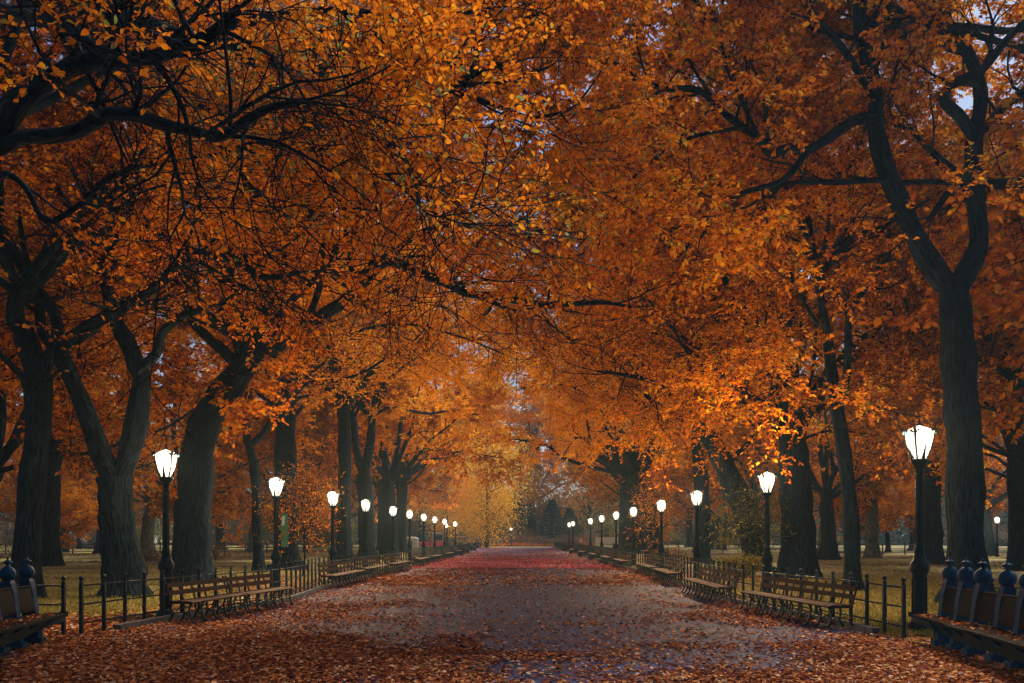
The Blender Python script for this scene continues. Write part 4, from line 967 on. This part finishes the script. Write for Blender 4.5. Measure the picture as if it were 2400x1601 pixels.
    V,Q,rv=leaf_quads(p,np.stack([np.cos(a),np.sin(a),rng.normal(.1,.2,n)],1),nrm(rng.normal(0,.35,(n,3))+[0,0,1]),.07,True)
    o=link_mesh('fallen_leaves_on_seat',np_mesh('seat_leaves',V,Q,rnd=rv),M['leaf_ground']); tag(o,kind='stuff')
pillar_bench('bench with blue ball-topped iron posts at the right edge in front',
  [(6.77,13.4),(6.75,12.88),(6.69,12.3),(6.65,11.62),(6.57,11.0),(6.5,10.35),(6.42,9.7)],[(6.44,14.12),(6.36,13.4),(6.27,12.7),(6.12,12.0),(6.08,11.4),(5.98,10.7),(5.86,9.9),(5.8,9.4)],1,'blue-posted benches at the front')
pillar_bench('bench with blue ball-topped iron posts at the left edge in front',
  [(-7.9,13.7),(-7.83,13.07),(-7.74,12.45),(-7.62,11.85),(-7.5,11.2)],[(-7.5,14.2),(-7.38,13.5),(-7.24,12.8),(-7.1,12.1),(-6.98,11.4),(-6.9,10.9)],-1,'blue-posted benches at the front')

# ------------------------------------------------------------------ things at the far end
def at(px,d): return (px-VX)/F*d
d=140
root=empty('kiosk',(at(1383,d),d,0)); tag(root,'pinkish kiosk with a flat overhanging roof at the far right of the path','kiosk')
mb=MB(); mb.box((-1.25,-1.2,0),(1.25,1.2,2.1)); mb.box((-1.3,-1.25,0),(1.3,-1.2,.25)); mb.build('wall',M['pink'],root)
mb=MB(); mb.box((-1.55,-1.5,2.1),(1.55,1.5,2.3)); mb.lathe([(1.2,2.3),(.9,2.55),(.3,2.9),(.05,3.1)],n=8); mb.build('roof',M['grey'],root)
MB().box((-1.0,-1.23,.95),(1.0,-1.2,1.8)).build('window',M['grey'],root)
for x in (-1.35,1.35): MB().box((x-.04,-1.4,0),(x+.04,-1.32,2.1)).build('post',M['iron'],root)
root=empty('trailer',(at(1423,d-8),d-8,0)); tag(root,'long pale blue-grey service trailer right of the kiosk','trailer')
mb=MB(); mb.box((-1.75,-1,.35),(1.75,1,1.75)); mb.build('body',M['white'],root); MB().box((-1.8,-1.05,1.75),(1.8,1.05,1.82)).build('roof',M['grey'],root)
for x in (-1.0,1.0):
    mb=MB(); mb.tube([(x,-.98,.3),(x,-.8,.3)],.3,14); mb.build('wheel',M['iron'],root)
root=empty('shed',(at(963,125),125,0)); tag(root,'grey shed with a shallow arched roof behind the sixth lamp on the left','shed')
MB().box((-1.05,-1,0),(1.05,1,1.55)).build('wall',M['grey'],root)
mb=MB(); pts=[(-1.15,1.55),(-.6,1.78),(0,1.85),(.6,1.78),(1.15,1.55)]; k=5
mb.add([(x,-1.1,z) for x,z in pts]+[(x,1.1,z) for x,z in pts],[(0,1,2,3,4),(9,8,7,6,5)]+[(i,i+5,i+6,i+1) for i in range(4)]+[(4,9,5,0)]); mb.build('roof',M['white'],root)
MB().box((-.3,-1.03,0),(.3,-1,1.2)).build('door',M['iron'],root)
root=empty('market_stall',(at(1014,132),132,0)); tag(root,'low stall under a magenta cloth behind the left lamps far off','stall')
mb=MB(); mb.box((-2,-.8,1.0),(2,.8,1.07)); mb.box((-2.02,-.84,.35),(2.02,-.8,1.05)); mb.build('cloth',M['magenta'],root)
for x in (-1.8,1.8):
    for y in (-.7,.7): MB().box((x-.03,y-.03,0),(x+.03,y+.03,1.0)).build('leg',M['iron'],root)
root=empty('food_cart',(at(1028,138),138,0)); tag(root,'pale boxy food cart standing behind the magenta stall','cart')
MB().box((-1,-.8,.5),(1,.8,2.4)).build('body',M['grey'],root); MB().box((-1.15,-1,2.4),(1.15,1,2.5)).build('roof',M['white'],root); MB().box((-.7,-.83,1.3),(.7,-.8,2.1)).build('window',M['iron'],root)
for x in (-.6,.6): MB().tube([(x,-.8,.3),(x,-.7,.3)],.3,12).build('wheel',M['iron'],root)
root=empty('park_bench',(at(889,112),112,0)); tag(root,'pale bench facing the lawn far left of the fifth lamp','bench')
MB().box((-1.4,-.25,.42),(1.4,.25,.48)).build('seat',M['white'],root); mb=MB(); mb.box((-1.4,.25,.6),(1.4,.3,.75)); mb.box((-1.4,.25,.8),(1.4,.3,.95)); mb.build('backrest',M['white'],root)
for x in (-1.3,0,1.3): MB().box((x-.04,-.25,0),(x+.04,.32,.42)).build('leg',M['iron'],root)
# traffic signal
ds=128; zb=lambda py: EYE+(VY-py)/F*ds
root=empty('traffic_signal',(at(515,ds),ds,0)); tag(root,'teal traffic signal pole with a red light far across the left lawn','traffic signal')
mb=MB(); mb.lathe([(.2,0),(.16,.5),(.11,.6),(.09,zb(1180)),(.16,zb(1178)),(.1,zb(1176.5))],n=10); mb.tube([(0,0,zb(1203)),(1.5,0,zb(1193))],.04,6); mb.build('pole',M['tealpole'],root)
mb=MB(); mb.box((.28,-.15,zb(1240)),(.62,.15,zb(1228))); mb.build('signal_head',M['tealpole'],root)
MB().ball((.46,-.16,zb(1234)),.19,12).build('red_light',M['redlight'],root)
mb=MB(); mb.box((-.35,-.12,zb(1227)),(.42,-.09,zb(1222.5))); mb.build('street_sign',M['bluesign'],root)
mb=MB(); mb.lathe([(.17,zb(1261)),(.17,zb(1245)),(.1,zb(1242))],c=(-.34,0,0),n=10); mb.build('call_box',M['tealpole'],root)
# rock outcrops behind the left lawn
for i,(px,d,w_,h) in enumerate([(190,140,8,2.4),(255,132,7,2.8),(150,150,9,3.2)]):
    bpy_me=MB(); n1,n2=14,8; vs=[];fs=[]
    for a in range(n1):
        for b in range(n2):
            th=2*math.pi*a/n1; ph=(b/(n2-1))*math.pi/2; rr=1+random.uniform(-.16,.16)
            vs.append((w_*.5*math.cos(th)*math.cos(ph)*rr,2.5*math.sin(th)*math.cos(ph)*rr,h*math.sin(ph)*rr-.1))
    for a in range(n1):
        for b in range(n2-1): fs.append((a*n2+b,((a+1)%n1)*n2+b,((a+1)%n1)*n2+b+1,a*n2+b+1))
    o=bpy_me.add(vs,fs).build('rock_outcrop',M['rock']); o.location=(at(px,d),d,0); tag(o,['blue-grey rock outcrop between two far trunks on the left','lower grey rock outcrop right of the larger one','largest blue-grey rock outcrop near the left edge'][i],'rock','rocks behind the left lawn')
# person in a pink top
def person(x,y,h,rz):
    root=empty('person',(x,y,0),rz); tag(root,'person in a pink top and dark trousers standing by the far right benches','person')
    s=h/1.7
    vv=[(0,0,.92),(0,0,1.12),(0,0,1.36),(0,0,1.46),(0,-.01,1.52),(0,-.02,1.62),  (-.10,0,.88),(-.10,-.02,.48),(-.11,.02,.08),(-.11,-.12,.04),(.10,0,.88),(.12,.01,.48),(.13,.06,.08),(.13,-.08,.04),
        (-.19,0,1.36),(-.26,.0,1.10),(-.13,-.2,1.08),(-.05,-.25,1.12),(.19,0,1.36),(.27,.0,1.10),(.13,-.19,1.10),(.05,-.25,1.13)]
    ed=[(0,1),(1,2),(2,3),(3,4),(4,5),(0,6),(6,7),(7,8),(8,9),(0,10),(10,11),(11,12),(12,13),(2,14),(14,15),(15,16),(16,17),(2,18),(18,19),(19,20),(20,21)]
    rad=[.14,.125,.15,.06,.06,.095,.095,.07,.05,.04,.095,.07,.05,.04,.06,.045,.035,.03,.06,.045,.035,.03]
    me=bpy.data.meshes.new('body'); me.from_pydata([Vector(v)*s for v in vv],ed,[]); o=bpy.data.objects.new('body',me); C.objects.link(o)
    sk=o.modifiers.new('s','SKIN'); sv=me.skin_vertices[0].data
    for i,r in enumerate(rad): sv[i].radius=(r*s,r*s*.8)
    sv[0].use_root=True; o.modifiers.new('b','SUBSURF').levels=1
    bpy.context.view_layer.update(); dg=bpy.context.evaluated_depsgraph_get(); m2=bpy.data.meshes.new_from_object(o.evaluated_get(dg)); bpy.data.objects.remove(o)
    m2.materials.clear()
    for k in ('skin','pinkcloth','darkcloth'): m2.materials.append(M[k])
    for p in m2.polygons:
        z=p.center.z/s; p.material_index=0 if (z>1.47 or (p.center.y<-.17*s and z>1)) else (1 if z>.93 else 2); p.use_smooth=True
    b=bpy.data.objects.new('body',m2); C.objects.link(b); b.parent=root
    mb=MB(); mb.ball((0,.015*s,1.655*s),.10*s,12,1.05); mb.tube([(0,.08*s,1.62*s),(0,.09*s,1.5*s)],[.07*s,.04*s],8); mb.build('hair',M['emblem'],root)
person(at(1362,118),118,1.72,.3)
# ------------------------------------------------------------------ air
if HAZE:
    mb=MB(); mb.box((-420,-65,-1.1),(420,720,34)); o=mb.build('haze',None); tag(o,kind='stuff')
    m,n,ou=mat('haze_air'); pv=n.nodes.new('ShaderNodeVolumePrincipled'); pv.inputs['Color'].default_value=(.45,.75,.95,1); pv.inputs['Density'].default_value=HAZE; pv.inputs['Anisotropy'].default_value=.35
    n.links.new(pv.outputs[0],ou.inputs['Volume']); o.data.materials.append(m)
